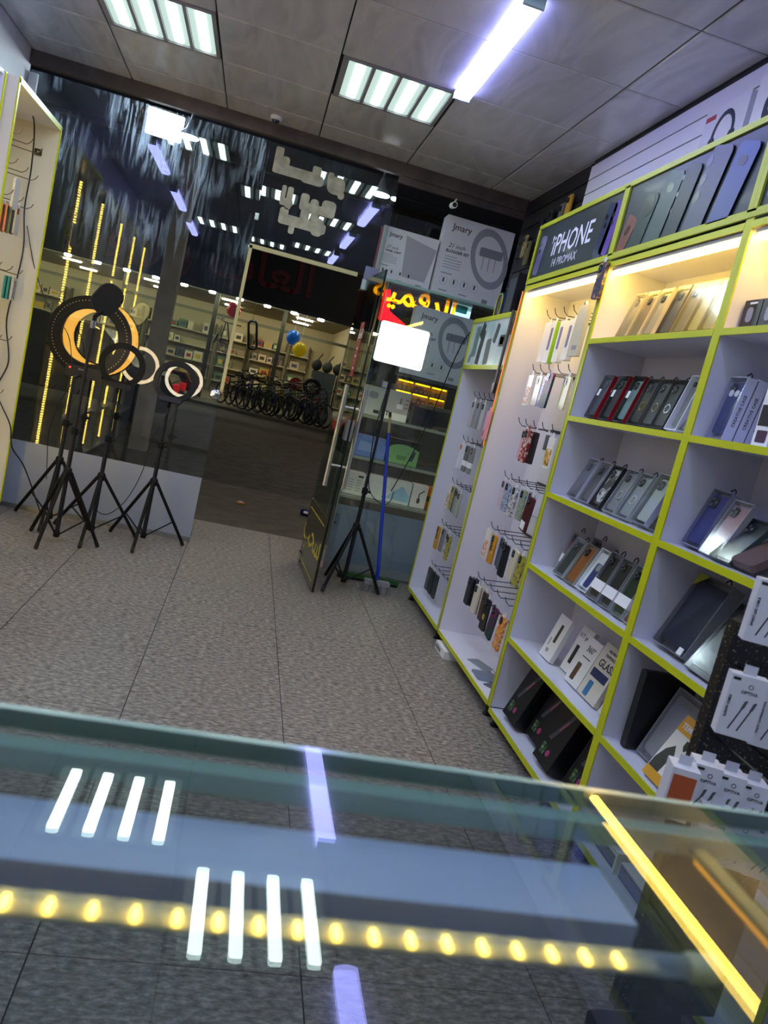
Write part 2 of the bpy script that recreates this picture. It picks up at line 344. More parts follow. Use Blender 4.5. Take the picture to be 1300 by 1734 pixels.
# ------------------------------------------------------------------ right wall shelving
XS, DEP = 1.355, .283
m_lam = mat('#dcdce8', .3); m_edge = YEL; m_edge2 = mat('#a9ab52', .35)
SH = [.07, .42, .775, 1.105, 1.45, 1.787]
def unit(label, y0, y1, ztop, shelves, ztopshelf=None, edge=YEL, uedge=None, back=True):
    t = thing('shelf_unit', label, 'shelf', (XS, y0, 0)); L = y1-y0; uedge = uedge or edge
    MB().box((DEP-.008, 0, .075), (DEP, L, ztop)).build('back_panel', m_lam, t)
    for a, b in ((0, .018), (L-.018, L)):
        s = MB().box((.004, a, .075), (DEP-.008, b, ztop)).build('side_panel', m_lam, t)
        MB().box((0, a-.001, .07), (.005, b+.001, ztop)).build('edge_strip', uedge, s)
    for z in shelves:
        s = MB().box((.004, .018, z-.016), (DEP-.008, L-.018, z)).build('shelf_board', m_lam, t)
        MB().box((-.001, .018, z-.021), (.005, L-.018, z+.001)).build('edge_strip', edge, s)
    for a in (.06, L-.06):
        for x in (.03, .24): MB().lathe([(.022, 0), (.022, .01), (.014, .014), (.014, .062)], 12, Matrix.Translation((x, a, 0))).build('foot', BLACK, t)
    return t
uA = unit('low white hook cabinet at the far end of the right wall', 4.262, 5.175, 1.985, [.085, 1.985], edge=YEL)
uB = unit('white hook cabinet under the sign lettered with a phone name', 3.2165, 4.2605, 2.45, [.085, 2.115, 2.45], uedge=m_edge2)
uC = unit('white shelf cabinet under the dark poster of five phones', 2.2515, 3.2155, 2.45, SH+[2.115, 2.45], uedge=YEL)
uD = unit('white shelf cabinet at the right edge nearest the counter', 1.29, 2.249, 2.45, SH+[2.115, 2.45])
# black grooves on the hook cabinet backs
for t, L in ((uA, .913), (uB, 1.044)):
    MB().box((DEP-.011, .02, .295), (DEP-.0075, L-.02, .303)).build('groove', BLACK, t)
    for z in (.60, .90): MB().box((DEP-.0105, .02, z), (DEP-.0078, L-.02, z+.002)).build('panel_joint', GREYP, t)
# header posters
m_pb = nmat('poster_dark', ['#0d141b', '#1b2831', '#26343c'], 2.2, .42, (1, 1, 1), 2, lo=.3, hi=.7, coat=.05)
def header(t, L, z0, z1, m):
    MB().box((.004, .02, z0), (.010, L-.02, z1)).build('poster', m, t)
    fr = MB()
    for (a, b, c2, d2) in ((.0, z0-.018, L, z0+.008), (.0, z1-.008, L, z1+.012)): fr.box((-.004, a, b), (.004, c2, d2))
    for a in (0, L-.022): fr.box((-.004, a, z0), (.004, a+.022, z1))
    fr.build('poster_frame', LIME, t)
def onp(t, L, u, z, pts, m, name, off=.0002, th=.0012, rot=0.):
    """flat print on a header poster; u runs left to right in the photo (away from the far end)"""
    M = Matrix.Translation((.004-off, L-u, z)) @ Matrix.Rotation(-PI/2, 4, 'Z') @ Matrix.Rotation(rot, 4, 'Y')
    return MB().prism(pts, -th, 0, 1, M).build(name, m, t)
m_sil = mat('#8fa3a6', .25, .2)
LB = 1.044; header(uB, LB, 2.145, 2.435, m_pb)
text('\u2019iPHONE', .150, mat('#eef0fb', .5), uB, (.002, LB-.50, 2.295), (PI/2, 0, -PI/2), bold=.0012, shear=.10, sx=.92)
text('14 PROMAX', .060, mat('#cfd3df', .5), uB, (.002, LB-.47, 2.205), (PI/2, 0, -PI/2), bold=.0005, shear=.10)
for u, rot, col, s in ((.10, .12, '#5d5a86', 1.), (.90, .22, '#39445a', 1.15), (.965, .28, '#6f57a8', 1.1)):
    onp(uB, LB, u, 2.275, rrect(.085*s, .21*s, .018), mat(col, .2), 'printed_phone', .0004, rot=rot)
    for q in (0, 1): onp(uB, LB, u-.02+.04*math.sin(rot), 2.335-.035*q, circ(.012, 12), BLKG, 'printed_lens', .0018)
LC = .964; header(uC, LC, 2.145, 2.435, m_pb)
PH = [(.09, .10, .15, .42, '#7a4336'), (.22, .115, .215, .26, '#1e3634'), (.37, .125, .262, .24, '#3f5351'), (.50, .105, .255, .22, '#242f36'), (.66, .130, .275, .24, '#4b5068'), (.82, .125, .245, .27, '#3f4f8c')]
for i, (u, w_, h_, r_, cc) in enumerate(PH):
    P = rrect(w_, h_*1.25, .022, 4, 0, -h_*.125); hh = h_/2; zc = 2.146+hh
    Q = [(min(max(x*math.cos(r_)+z*math.sin(r_), -u+.026), .935-u), max(-x*math.sin(r_)+z*math.cos(r_), -hh+.002)) for x, z in P]
    Q = [(x, min(z, 2.432-zc)) for x, z in Q]
    onp(uC, LC, u, zc, Q, mat(cc, .4), 'printed_phone', .0003+.0013*i)
    if i in (1, 2, 5): onp(uC, LC, u+.01, zc+hh*.52, rrect(.055, .032, .015) if i != 1 else circ(.045, 20), mat('#131a1e', .3), 'printed_lens', .0017+.0013*i, .0006, r_)
    if i == 0: onp(uC, LC, u+.0, zc+hh*.2, rrect(.05, .026, .012), mat('#3a1d18', .3), 'printed_lens', .0017, .0006, -.6)
    if i in (3, 4):
        for q in range(3): onp(uC, LC, u-.035-.012*q, zc+hh*.70-.058*q, circ(.019 if i == 4 else .010, 16), mat('#2a2f40', .3), 'printed_lens', .0017+.0013*i, .0006)
LD = .9605; header(uD, LD, 2.145, 2.435, m_pb)
onp(uD, LD, .10, 2.28, rrect(.08, .22, .02), mat('#3f6aa8', .2), 'printed_phone', .0004, rot=.2)
LA = .913; header(uA, LA, 1.665, 1.965, nmat('poster_pale', ['#a9c3c6', '#c7dadb', '#d8e3e4'], 4, .2, (1, 1, 1), 1, lo=.35, hi=.65, coat=.4))
for u, z, w_, h_, r_, cc in ((.17, 1.83, .09, .20, .0, '#5f7d80'), (.30, 1.79, .08, .22, .1, '#2b3336'), (.27, 1.90, .07, .10, .5, '#1d2426'), (.47, 1.76, .09, .16, -.1, '#4a5557'), (.58, 1.87, .06, .12, .3, '#39454a'), (.72, 1.82, .10, .07, .0, '#20282c'), (.72, 1.82, .07, .045, .0, '#aebfc4'), (.86, 1.90, .05, .10, .3, '#1d2426'), (.10, 1.72, .05, .05, 0, '#7c9091')):
    onp(uA, LA, u, z, rrect(w_, h_, .012), mat(cc, .35), 'printed_gadget', .0003+.0003*(u*10 % 3), .0008, r_)
# warm LED battens under the headers of the two tall units
m_ws = mat('#fff4da', .4, emit=WARM_STRIP, ecol='#ffd258')
for t, L, lb in ((uB, LB, 'warm LED strip light under the lettered phone sign'), (uC, LC, 'warm LED strip light under the poster of five phones'), (uD, LD, 'warm LED strip light under the header at the right edge')):
    k = thing('strip_light', lb, 'light', (XS, t.location.y, 2.068), group='strip lights under the headers')
    MB().box((.012, .03, .012), (.055, L-.03, .024)).build('housing', mat('#c9cbdc', .4), k)
    MB().prism([(.016, .013), (.020, .0), (.045, -.002), (.052, .013)], .035, L-.035, 1, Matrix.Rotation(0, 4, 'Z')).build('diffuser', m_ws, k)
MB_ = None
# ------------------------------------------------------------------ slat wall above the cabinets
sw = thing('slat_wall', 'white slatted wall boards with black grooves above the cabinets', 'wall boards', (1.64, 0, 0))
MB().box((-.004, -1.9, 2.45), (.004, 4.46, 2.93)).build('backing', BLACK, sw)
for k in range(5): MB().box((-.014, -1.9, 2.487+.083*k), (-.004, 4.46, 2.487+.083*k+.076)).build('board', WHITE, sw)
bw = thing('slat_wall', 'black slatted wall boards in the corner above the low hook cabinet', 'wall boards', (1.64, 0, 0))
MB().box((-.004, 4.47, 1.99), (.004, 5.55, 2.92)).build('backing', mat('#050506', .8), bw)
for k in range(9): MB().box((-.012, 4.47, 2.0+.102*k), (-.004, 5.55, 2.0+.102*k+.094)).build('board', mat('#15151a', .45), bw)
# goods on the black boards
def carton(name, label, cat, loc, size, m, rot=(0, 0, R90), group=None):
    """closed box: X width, Y depth (front at 0), Z height"""
    t = thing(name, label, cat, loc, rot, group); w_, d_, h_ = size
    MB().box((-w_/2, 0, 0), (w_/2, d_, h_)).build('body', m, t); return t
for i, (y, z, h_, cc, lb) in enumerate(((5.30, 2.56, .15, '#8b7d4c', 'gold patterned phone case hanging highest in the dark corner'), (5.20, 2.50, .16, '#6e6440', 'brown gold phone case hanging beside the gold one in the dark corner'), (5.05, 2.62, .14, '#2d2640', 'dark purple phone case hanging on the black boards'), (4.90, 2.66, .14, '#22252b', 'charcoal phone case hanging on the black boards'), (4.72, 2.66, .15, '#6d6f6a', 'grey phone case at the right end of the black boards'), (4.62, 2.69, .15, '#c99a35', 'amber phone case at the right end of the black boards'))):
    t = thing('phone_case', lb, 'phone case', (1.60, y, z), (0, 0, R90), 'cases on the black boards')
    MB().prism(rrect(.075, h_, .012), 0, .010, 1).build('shell', nmat('gold_pattern', ['#6b5b2c', '#c5b477'], 40, .3) if i == 0 else mat(cc, .35), t)
    MB().prism(rrect(.03, .032, .008, cx=-.015, cy=h_/2-.03), -.002, 0, 1).build('camera_ring', BLKG, t)
t = carton('boxed_device', 'tall black retail box standing on top of the low hook cabinet', 'box', (1.46, 4.86, 1.986), (.16, .07, .30), mat('#0e0f14', .35))
MB().box((-.07, -.0008, .05), (.07, 0, .27)).build('front_print', mat('#39424b', .3), t)
t = thing('zip_pouch', 'dark blue zip pouch with yellow piping on top of the low hook cabinet', 'pouch', (1.45, 5.02, 1.986), (0, 0, R90))
MB().prism(rrect(.13, .19, .05, 6, 0, .096), 0, .06, 1).build('body', mat('#16335f', .6), t, True)
b = MB(); P = rrect(.115, .17, .045, 6, 0, .096); b.tube([(p[0], -.002, p[1]) for p in P]+[(P[0][0], -.002, P[0][1])], .0045, 6); b.build('piping', mat('#c7bd2e', .5), t)
MB().tube([(.035, -.004, .04), (.01, -.004, .10), (.035, -.004, .16)], .003, 6).build('zip', mat('#c7bd2e', .5), t)
for i, (y, cc, lb) in enumerate(((4.70, '#c3b93c', 'yellow-striped slim box on top of the low hook cabinet'), (4.60, '#2b2b2f', 'dark slim box on top of the low hook cabinet'))):
    t = carton('slim_box', lb, 'box', (1.50, y, 1.986), (.07, .03, .17), mat('#202024', .4)); MB().box((-.02, -.0008, .02), (.02, 0, .15)).build('stripe', mat(cc, .4), t)
# headphone boxes above the poster
t = carton('headphone_box', 'white box printed with black headphones above the poster of five phones', 'box', (1.585, 3.02, 2.452), (.30, .04, .33), mat('#d7d6e2', .4))
P = MB(); P.tube([(-.06+.115*math.cos(a)*.6+.07, -.001, .20+.09*math.sin(a)) for a in [PI*q/10 for q in range(11)]], .011, 6, M=Matrix.Diagonal((1, .15, 1, 1)))
P.build('printed_headband', mat('#23243a', .5), t)
for s in (-.058, .078): MB().prism(rrect(.045, .085, .02, 4, s, .165), -.0015, 0, 1).build('printed_ear_cup', mat('#1b1c2c', .5), t)
MB().box((-.14, -.001, .285), (-.07, 0, .305)).build('red_tag', mat('#b03846', .5), t); MB().box((-.145, -.001, .03), (-.09, 0, .07)).build('red_tag', mat('#b03846', .5), t)
t = carton('controller_box', 'white box printed with a black gamepad at the top right edge', 'box', (1.585, 2.68, 2.452), (.30, .04, .36), mat('#dcdbe6', .4))
MB().prism(rrect(.20, .13, .05, 5, .02, .22), -.001, 0, 1).build('printed_gamepad', mat('#1b1c2c', .5), t); MB().prism(circ(.02, 14, -.03, .22), -.0018, -.001, 1).build('printed_stick', mat('#b9bacb', .5), t)
MB().prism(circ(.02, 14, .06, .22), -.0018, -.001, 1).build('printed_stick', mat('#b9bacb', .5), t)
# ------------------------------------------------------------------ hook rails and hanging goods
m_hook = mat('#3d3c40', .3, .85)
hk = MB().tube([(0, 0, 0), (0, -.185, -.012), (0, -.205, .004), (0, -.215, .028)], .0022, 6).mesh('hook', m_hook)
def rail(label, y0, z, ys, x=1.628, rot=R90):
    """bar on the back panel with prongs reaching into the aisle"""
    t = thing('hook_rail', label, 'hooks', (x, y0, z), (0, 0, rot), 'hook rails')
    MB().box((min(ys)-.03, -.006, -.006), (max(ys)+.03, 0, .006)).build('bar', m_hook, t)
    for y in ys: link('hook', hk, t, (y, 0, 0))
    return t
def pat(name, cols, sc=30, **k): return nmat('print_'+name, cols, sc, .35, **k)
def hang(label, y, z, x, col, w_=.078, h_=.158, t_=.010, cam=True, tabc='#d8d8dc', card=None, roll=0., yaw=0., band=None, name='phone_case', extra=None, mk=None):
    """case hung by a tab from the prong at height z (front face toward the aisle)"""
    t = thing(name, label, 'phone case' if name == 'phone_case' else 'package', (x, y, z), (0, roll, R90+yaw), 'goods hung on hooks')
    m = mk or (mat(col, .35, coat=.3) if isinstance(col, str) else col)
    z0 = -.018-h_
    MB().prism(rrect(w_, h_, .011 if cam else .003, 3, 0, z0+h_/2), 0, t_, 1).build('shell' if cam else 'pack', m, t)
    MB().prism(rrect(.024, .026, .004, 2, 0, -.008), t_*.4, t_*.4+.0012, 1).build('hang_tab', mat(tabc, .4), t)
    if cam:
        b = MB().prism(rrect(.034, .036, .009, 3, -.017, -.018-.026), -.0022, 0, 1).build('camera_ring', BLKG, t)
        for q in ((-.025, -.036), (-.009, -.044), (-.025, -.052)): MB().prism(circ(.0062, 8, *q), -.0034, -.0022, 1).build('lens_hole', mat('#5b6068', .1), b)
    if card: MB().box((-w_/2+.004, -.0012, z0+.012), (w_/2-.004, 0, z0+h_*.62)).build('printed_card', card if not isinstance(card, str) else mat(card, .4), t)
    if band: MB().box((-w_/2-.0006, -.0016, z0+h_*.22), (w_/2+.0006, t_+.0006, z0+h_*.42)).build('paper_band', mat(band, .5), t)
    if extra: extra(t, w_, h_, z0)
    return t
YB = [3.98, 3.87, 3.75, 3.63, 3.50]; ZB = [1.955, 1.665, 1.375, 1.08, .79, .50]; ordn = ['topmost', 'second', 'third', 'fourth', 'fifth', 'lowest']
for k in range(6): rail('%s rail of black hooks in the cabinet under the lettered sign' % ordn[k], 3.70, ZB[k], [3.70-y for y in YB])
YA = [4.95, 4.84, 4.73, 4.62, 4.51]; ZA = [1.485, 1.19, .90, .61, .32]
for k in range(5): rail('%s rail of black hooks in the low far cabinet' % ['topmost', 'second', 'third', 'fourth', 'lowest'][k], 4.73, ZA[k], [4.73-y for y in YA])
marble = pat('marble', ['#0d3038', '#17483f', '#5a1646', '#8a2466'], 14, lo=.38, hi=.62, dist=1.5)
floral = pat('floral', ['#7a1320', '#8f1d2a', '#d8c3b4', '#2c1a14'], 70, kind='vor', lo=.0, hi=.9)
sky = pat('sky', ['#2c4f86', '#7a93b8', '#c9cdd2', '#5b4a58'], 45, lo=.35, hi=.65); city = pat('city', ['#2e6a8f', '#a6b39a', '#6e7d52', '#c9c6b0'], 50, lo=.35, hi=.65)
mono = pat('mono', ['#e8e8ea', '#d6d6da', '#2b2b2e', '#e8e8ea'], 38, lo=.35, hi=.65); tan = pat('tan', ['#e7dfd2', '#c9742b', '#f0ece4', '#b84f3d'], 36, lo=.3, hi=.7)
olive = pat('olive', ['#8f8a3c', '#c7b93e', '#3f4a2c', '#d8d3a8'], 40, lo=.35, hi=.65); camo = pat('camo', ['#1a2b2e', '#23383a'], 20); fruit = pat('fruit', ['#f0ead4', '#e8b21e', '#d8432e', '#f5f0e2'], 42, lo=.33, hi=.67)
CLR = glass('clear_case', '#cfd0d4', .09, .15, haze=.25)
def purple_print(t, w_, h_, z0):
    MB().prism(rrect(.028, h_*.55, .012, 3, 0, z0+h_*.58), -.001, 0, 1).build('printed_cable', mat('#77708f', .4), t)
def green_side(t, w_, h_, z0):
    purple_print(t, w_, h_, z0); MB().box((w_/2, .0005, z0), (w_/2+.0008, .0295, z0+h_)).build('lime_side', mat('#8cc11a', .45), t)
def rlogo(t, w_, h_, z0):
    text('R', .062, INK, t, (-.008, -.0008, z0+h_*.55), bold=.002); text('\u2605', .026, WHITEP, t, (.018, -.0012, z0+h_*.40))
def wl_(t, w_, h_, z0): MB().box((-w_/2+.008, -.0012, z0+.008), (w_/2-.02, 0, z0+.048)).build('white_label', WHITEP, t)
# cabinet under the lettered sign: rows from the top
hang('plain white slim package at the left end of the topmost hooks', 3.98, 1.94, 1.44, '#ece7dd', .075, .21, .02, False, name='package')
hang('white package with a lime green side on the topmost hooks', 3.86, 1.935, 1.425, '#f1eee6', .075, .215, .03, False, name='package', extra=green_side)
hang('white cable package right of the lime green one', 3.745, 1.935, 1.43, '#f1eee6', .072, .21, .028, False, name='package', extra=purple_print)
hang('white cable package in the middle right of the topmost hooks', 3.635, 1.935, 1.43, '#f1eee6', .072, .20, .028, False, name='package', extra=purple_print)
hang('large grey translucent pouch at the right of the topmost hooks', 3.5, 1.99, 1.415, '#c3c1ad', .11, .24, .02, False, name='package', extra=lambda t, w_, h_, z0: MB().box((-.02, -.001, z0+.03), (.03, 0, z0+.05)).build('printed_mark', GREYP, t))
hang('white card with an orange picture on the second row of hooks', 4.0, 1.655, 1.43, '#ece9e6', .075, .165, .012, False, card=tan, name='package')
hang('cream clear phone case on the second row of hooks', 3.9, 1.655, 1.44, '#d9d2c4')
hang('beige phone case tucked behind the cream one', 3.865, 1.655, 1.46, '#b7ad9b')
hang('bright blue phone case on the second row of hooks', 3.77, 1.65, 1.43, '#2c5ac0', band='#e8e8ee', roll=.08)
hang('purple and teal marbled phone case on the second row of hooks', 3.64, 1.665, 1.395, marble, .086, .175, .012, roll=.12, extra=None)
hang('clear phone case with gold rim at the right of the second row', 3.5, 1.655, 1.43, '#cfcf9d', roll=.05)
hang('pink transparent phone case on the third row of hooks', 3.9, 1.365, 1.44, '#d9a9b8')
hang('red floral phone case on the third row of hooks', 3.78, 1.37, 1.41, floral, .084, .172, .012, tabc='#8f1d2a')
hang('black phone case behind the red floral one', 3.74, 1.365, 1.435, '#121318', .082, .165)
hang('grey phone clip on the third row of hooks', 3.59, 1.365, 1.44, '#55565c', .030, .075, .012, False, name='package')
hang('white card with a brown and yellow picture on the third row', 3.47, 1.36, 1.42, '#ecebe8', .075, .15, .008, False, card=pat('bee', ['#f0ece0', '#d9a41c', '#6b4a22'], 30, lo=.35, hi=.6), name='package')
hang('clear phone case with pink corners on the fourth row of hooks', 4.038, 1.07, 1.45, '#c9b8c6')
hang('sky blue picture phone case on the fourth row of hooks', 3.916, 1.07, 1.43, sky); hang('black and white patterned phone case on the fourth row', 3.794, 1.065, 1.43, mono, roll=.1)
hang('painted landscape phone case on the fourth row of hooks', 3.672, 1.07, 1.43, city); hang('teal picture phone case behind the landscape one', 3.623, 1.07, 1.455, sky)
hang('dark red phone case with a white label on the fourth row', 3.477, 1.06, 1.40, '#4a141c', .084, .175, .012, roll=.12, extra=wl_)
hang('white and orange picture card on the fifth row of hooks', 4.027, .785, 1.43, '#efe9df', .074, .165, .008, False, card=tan, name='package')
hang('yellow phone case lettered with an R on the fifth row', 3.889, .78, 1.42, '#d3941c', extra=rlogo); hang('blue phone case behind the yellow lettered one', 3.832, .78, 1.45, '#35618f')
hang('slate phone case on the fifth row of hooks', 3.774, .775, 1.44, '#5b6270'); hang('plain black phone case on the fifth row of hooks', 3.682, .775, 1.42, '#15161d', .08, .17)
hang('cream phone case on the fifth row of hooks', 3.544, .78, 1.42, '#d6cfb9', roll=.08); hang('olive and yellow patterned phone case on the fifth row', 3.441, .775, 1.42, olive, roll=.12)
for q in range(3): hang('dark navy phone case, %s of the stack at the left of the lowest hooks' % ['front', 'middle', 'rear'][q], 4.057-.01*q, .49, 1.41+.016*q, ['#171c26', '#1d2430', '#10131a'][q])
for q in range(3): hang('cream phone case, %s of the stack on the lowest hooks' % ['front', 'middle', 'rear'][q], 3.914-.008*q, .485, 1.41+.016*q, ['#d8d1c2', '#cbc3b2', '#e0dacd'][q])
hang('brown phone case on the lowest hooks', 3.797, .48, 1.42, '#4a3a34'); hang('black phone case with a small colourful emblem on the lowest hooks', 3.686, .475, 1.40, '#101115', .084, .17, extra=lambda t, w_, h_, z0: MB().prism(circ(.017, 8, -.004, z0+.07), -.0012, 0, 1).build('emblem', pat('emblem', ['#39a04a', '#e0c52a', '#d8722a', '#4a63c8'], 60, lo=.35, hi=.65), t))
hang('magenta and teal marbled phone case on the lowest hooks', 3.537, .475, 1.395, marble, .084, .172, roll=.15); hang('white and yellow fruit patterned phone case on the lowest hooks', 3.394, .47, 1.39, fruit, .084, .17, roll=.12)
# low far cabinet
for q in range(3): hang('%s silver clear phone case on the topmost hooks of the low far cabinet' % ['front', 'middle', 'rear'][q], 4.94-.075*q, 1.47, 1.43+.012*q, ['#a9a8ac', '#8f8f94', '#b7b9bb'][q], .08, .175)
t = hang('pink phone case hung on the front edge between the hook cabinets', 4.275, 1.42, 1.335, '#e79aae', .06, .165, .014, cam=False, tabc='#e79aae'); t['category'] = 'phone case'
MB().prism(rrect(.014, .035, .006, 3, -.01, -.15), -.001, 0, 1).build('cutout', mat('#7a3f4c', .5), t)
hang('white slim box with an orange end on the second hooks of the low far cabinet', 4.95, 1.18, 1.42, '#e4e6ec', .05, .17, .03, False, name='package', extra=lambda t, w_, h_, z0: MB().box((-.02, -.001, z0+.13), (.015, 0, z0+.16)).build('orange_tip', mat('#c8643a', .5), t))
hang('grey clear case with a white label on the second hooks of the low far cabinet', 4.80, 1.18, 1.42, '#6e6f70', .08, .17, band='#eeeeee'); hang('grey boxed case at the right of the second hooks of the low far cabinet', 4.68, 1.18, 1.42, '#85868a', .08, .17, band='#eeeeee')
hang('white and orange card on the third hooks of the low far cabinet', 5.0, .89, 1.43, '#e9e4da', .07, .16, .008, False, card=tan, name='package')
hang('olive patterned phone case on the third hooks of the low far cabinet', 4.92, .89, 1.43, olive); hang('black phone case on the third hooks of the low far cabinet', 4.84, .885, 1.43, '#17181b')
hang('silver phone case on the third hooks of the low far cabinet', 4.77, .885, 1.42, '#8e9092'); hang('pale grey phone case at the right of the third hooks of the low far cabinet', 4.68, .88, 1.41, '#a4a6a0')
hang('yellow phone case lettered with an R in the low far cabinet', 4.96, .60, 1.41, '#d79b16', extra=rlogo); hang('grey clear phone case behind the yellow one in the low far cabinet', 4.93, .595, 1.44, '#8c8d92')
hang('white phone case right of the yellow one in the low far cabinet', 4.77, .595, 1.43, mono); hang('black and yellow phone case in the low far cabinet', 4.70, .59, 1.42, olive)
for q in range(3): hang('%s of three dark green phone cases on the lowest hooks of the low far cabinet' % ['leftmost', 'middle', 'rightmost'][q], 4.96-.10*q, .31, 1.42, ['#1c2f31', '#161b1e', '#2b2f31'][q])
# cases and cables hung on the front edges
t = hang('dark purple cartoon-free patterned phone case hung on the upright between the posters', 3.22, 2.13, 1.335, pat('violet', ['#2a1f45', '#33264f', '#c99a4a', '#c76a8e'], 26, lo=.42, hi=.72), .075, .155, .014); t['label'] = 'dark purple patterned phone case hung on the upright between the two posters'
t = thing('lanyard_strap', 'dark hanging strap with a clip on the low far cabinet edge', 'strap', (1.345, 4.31, 1.985))
MB().box((-.012, -.012, -.42), (.0, .012, 0)).build('strap', mat('#3a3c40', .6), t); MB().box((-.015, -.02, -.48), (.002, .022, -.42)).build('clip', BLACK, t)
tag(MB().tube([(1.348, 4.262, 2.09), (1.346, 4.259, 1.6), (1.346, 4.258, 1.2)], .0035, 6).build('warm_cable', mat('#e0783c', .5, emit=.35, ecol='#ff8a50')), 'thin orange glowing cable running down the hook cabinet edge', 'cable')
# things at the bottom of the hook cabinet
t = thing('phone_case', 'grey phone case lying on the floor board of the hook cabinet', 'phone case', (1.47, 3.72, .087), (-PI/2, 0, .35)); MB().prism(rrect(.08, .165, .012), 0, .010, 1).build('shell', mat('#7d838b', .4), t)
t = thing('phone_case', 'dark grey phone case lying nearest on the hook cabinet floor board', 'phone case', (1.47, 3.40, .087), (-PI/2, 0, .6)); MB().prism(rrect(.08, .16, .012), 0, .010, 1).build('shell', mat('#55595f', .4), t)
t = thing('plastic_sleeve', 'clear crumpled plastic sleeve on the hook cabinet floor board', 'package', (1.46, 3.55, .087)); MB().prism(rrect(.16, .14, .02), 0, .006, 2).build('sleeve', CLR, t)
MB().torus((.03, .02, 0), .022, .003, 18, 6, Matrix.Translation((0, 0, .01)) @ Matrix.Rotation(PI/2, 4, 'X')).build('ring', WHITEP, t)

t = carton('flat_box', 'flat white box pushed under the hook cabinet by the floor', 'box', (1.335, 4.06, .0), (.20, .12, .045), WHITEP); MB().box((-.09, -.0008, .008), (.02, 0, .03)).build('grey_label', GREYP, t)
SPINE = Matrix(((0, 0, 1), (0, -1, 0), (1, 0, 0))).to_euler()
# ------------------------------------------------------------------ boxed cases on the shelves
def cbox(label, y, z, w_=.095, h_=.19, d_=.03, tray='#d5d6de', case='#33363c', side=None, lean=12., x=1.40, tabs=True, band=None, yaw=0., cut=True, film=True, ring=None, mk=None, trough=None, group='boxed phone cases', casew=.80, name='boxed_case'):
    th = math.radians(lean)
    t = thing(name, label, 'boxed case', (x, y, z+d_*math.sin(th)+.0005), (-th, 0, R90+yaw), group)
    b = MB(); e = .003
    b.box((-w_/2, d_-e, 0), (w_/2, d_, h_)); b.box((-w_/2, 0, 0), (-w_/2+e, d_-e, h_)); b.box((w_/2-e, 0, 0), (w_/2, d_-e, h_)); b.box((-w_/2+e, 0, 0), (w_/2-e, d_-e, e)); b.box((-w_/2+e, 0, h_-e), (w_/2-e, d_-e, h_))
    tr = b.build('tray', mat(tray, .35) if isinstance(tray, str) else tray, t)
    cw, ch = w_*casew, h_*.84; c_ = MB().prism(rrect(cw, ch, .012, 3, 0, h_*.5), d_*.3, d_*.3+.010, 1).build('case', mk or mat(case, .3, coat=.4), t)
    if cut:
        cc = MB().prism(rrect(cw*.42, cw*.44, .009, 3, -cw*.22, h_*.5+ch*.5-cw*.30), d_*.3-.003, d_*.3, 1).build('camera_ring', BLKG, c_)
        for q in ((-.32, -.18), (-.12, -.29), (-.32, -.40)): MB().prism(circ(cw*.075, 8, cw*q[0], h_*.5+ch*.5+cw*q[1]), d_*.3-.0045, d_*.3-.003, 1).build('lens_hole', mat('#6b7078', .1), cc)
    if ring: MB().annulus(cw*.26, cw*.20, d_*.3-.003, d_*.3, 18, 0, h_*.42).build('ring_stand', mat(ring, .25, .9), c_)
    if film: MB().box((-w_/2, -.0006, 0), (w_/2, 0, h_)).build('window_film', FILM, t)
    if side: MB().box((w_/2, 0, 0), (w_/2+.0008, d_, h_)).build('side_face', mat(side, .4), t)
    if band: MB().box((-w_/2-.0006, -.0014, h_*.20), (w_/2+.001, d_+.0005, h_*.40)).build('paper_band', WHITEP, t)
    if tabs: MB().tube([(-.012, d_-.002, h_), (-.012, d_-.002, h_+.014), (0, d_-.002, h_+.022), (.012, d_-.002, h_+.014), (.012, d_-.002, h_)], .0025, 6).build('hang_loop', BLACK, t)
    return t
nth = ['leftmost', 'second from the left', 'third from the left', 'fourth from the left', 'fifth from the left', 'sixth from the left', 'rightmost']
Z1, Z2, Z3, Z4, Z5, Z6 = 1.788, 1.451, 1.106, .776, .421, .071
for q, y in enumerate((3.02, 2.915, 2.81, 2.69, 2.59, 2.50, 2.41)):
    cbox('clear boxed case on the warm lit top shelf, '+nth[q], y, Z1, .088, .20, .03, ['#cdbf9d', '#d6c9a6', '#dccfb0', '#7d7258', '#c2b27c', '#b9a763', '#cdbd6c'][q], ['#b3a27d', '#a89365', '#c9b98f', '#6d6450', '#a08c4e', '#d2bd4a', '#bfa93f'][q], lean=14, tabs=False)
for q, y in enumerate((3.10, 2.965, 2.835)):
    t = cbox('dark window box with a red side on the second shelf, '+['left', 'middle', 'right'][q]+' of three', y, Z2, .092, .195, .045, '#23252b', ['#4a4e57', '#3c4046', '#7fa7a3'][q], '#9a1220', 14)
    text('\u25ce', .016, WHITEP, t, (.0472, .022, .13), (PI/2, 0, PI/2)); MB().box((-.03, -.0012, .10), (-.008, -.0006, .13)).build('sticker', WHITEP, t)
for q, y in enumerate((2.715, 2.62, 2.535)):
    cbox('black boxed case with a ring stand on the second shelf, '+['left', 'middle', 'right'][q]+' of three', y, Z2, .088, .19, .028, '#2c2e33', ['#202227', '#33363b', '#26282c'][q], None, 14, ring=['#b98f3a', '#a89a78', '#d8d8d8'][q])
t = cbox('tall white box with a printed dark case at the right of the second shelf', 2.44, Z2, .075, .205, .04, '#e9eaf0', '#4b4f57', '#dfe1ea', 14, casew=.55, film=False)
cbox('grey clear case leaning against the upright on the second shelf', 2.355, Z2, .08, .16, .02, '#b5b7ba', '#8b8d8f', lean=30)
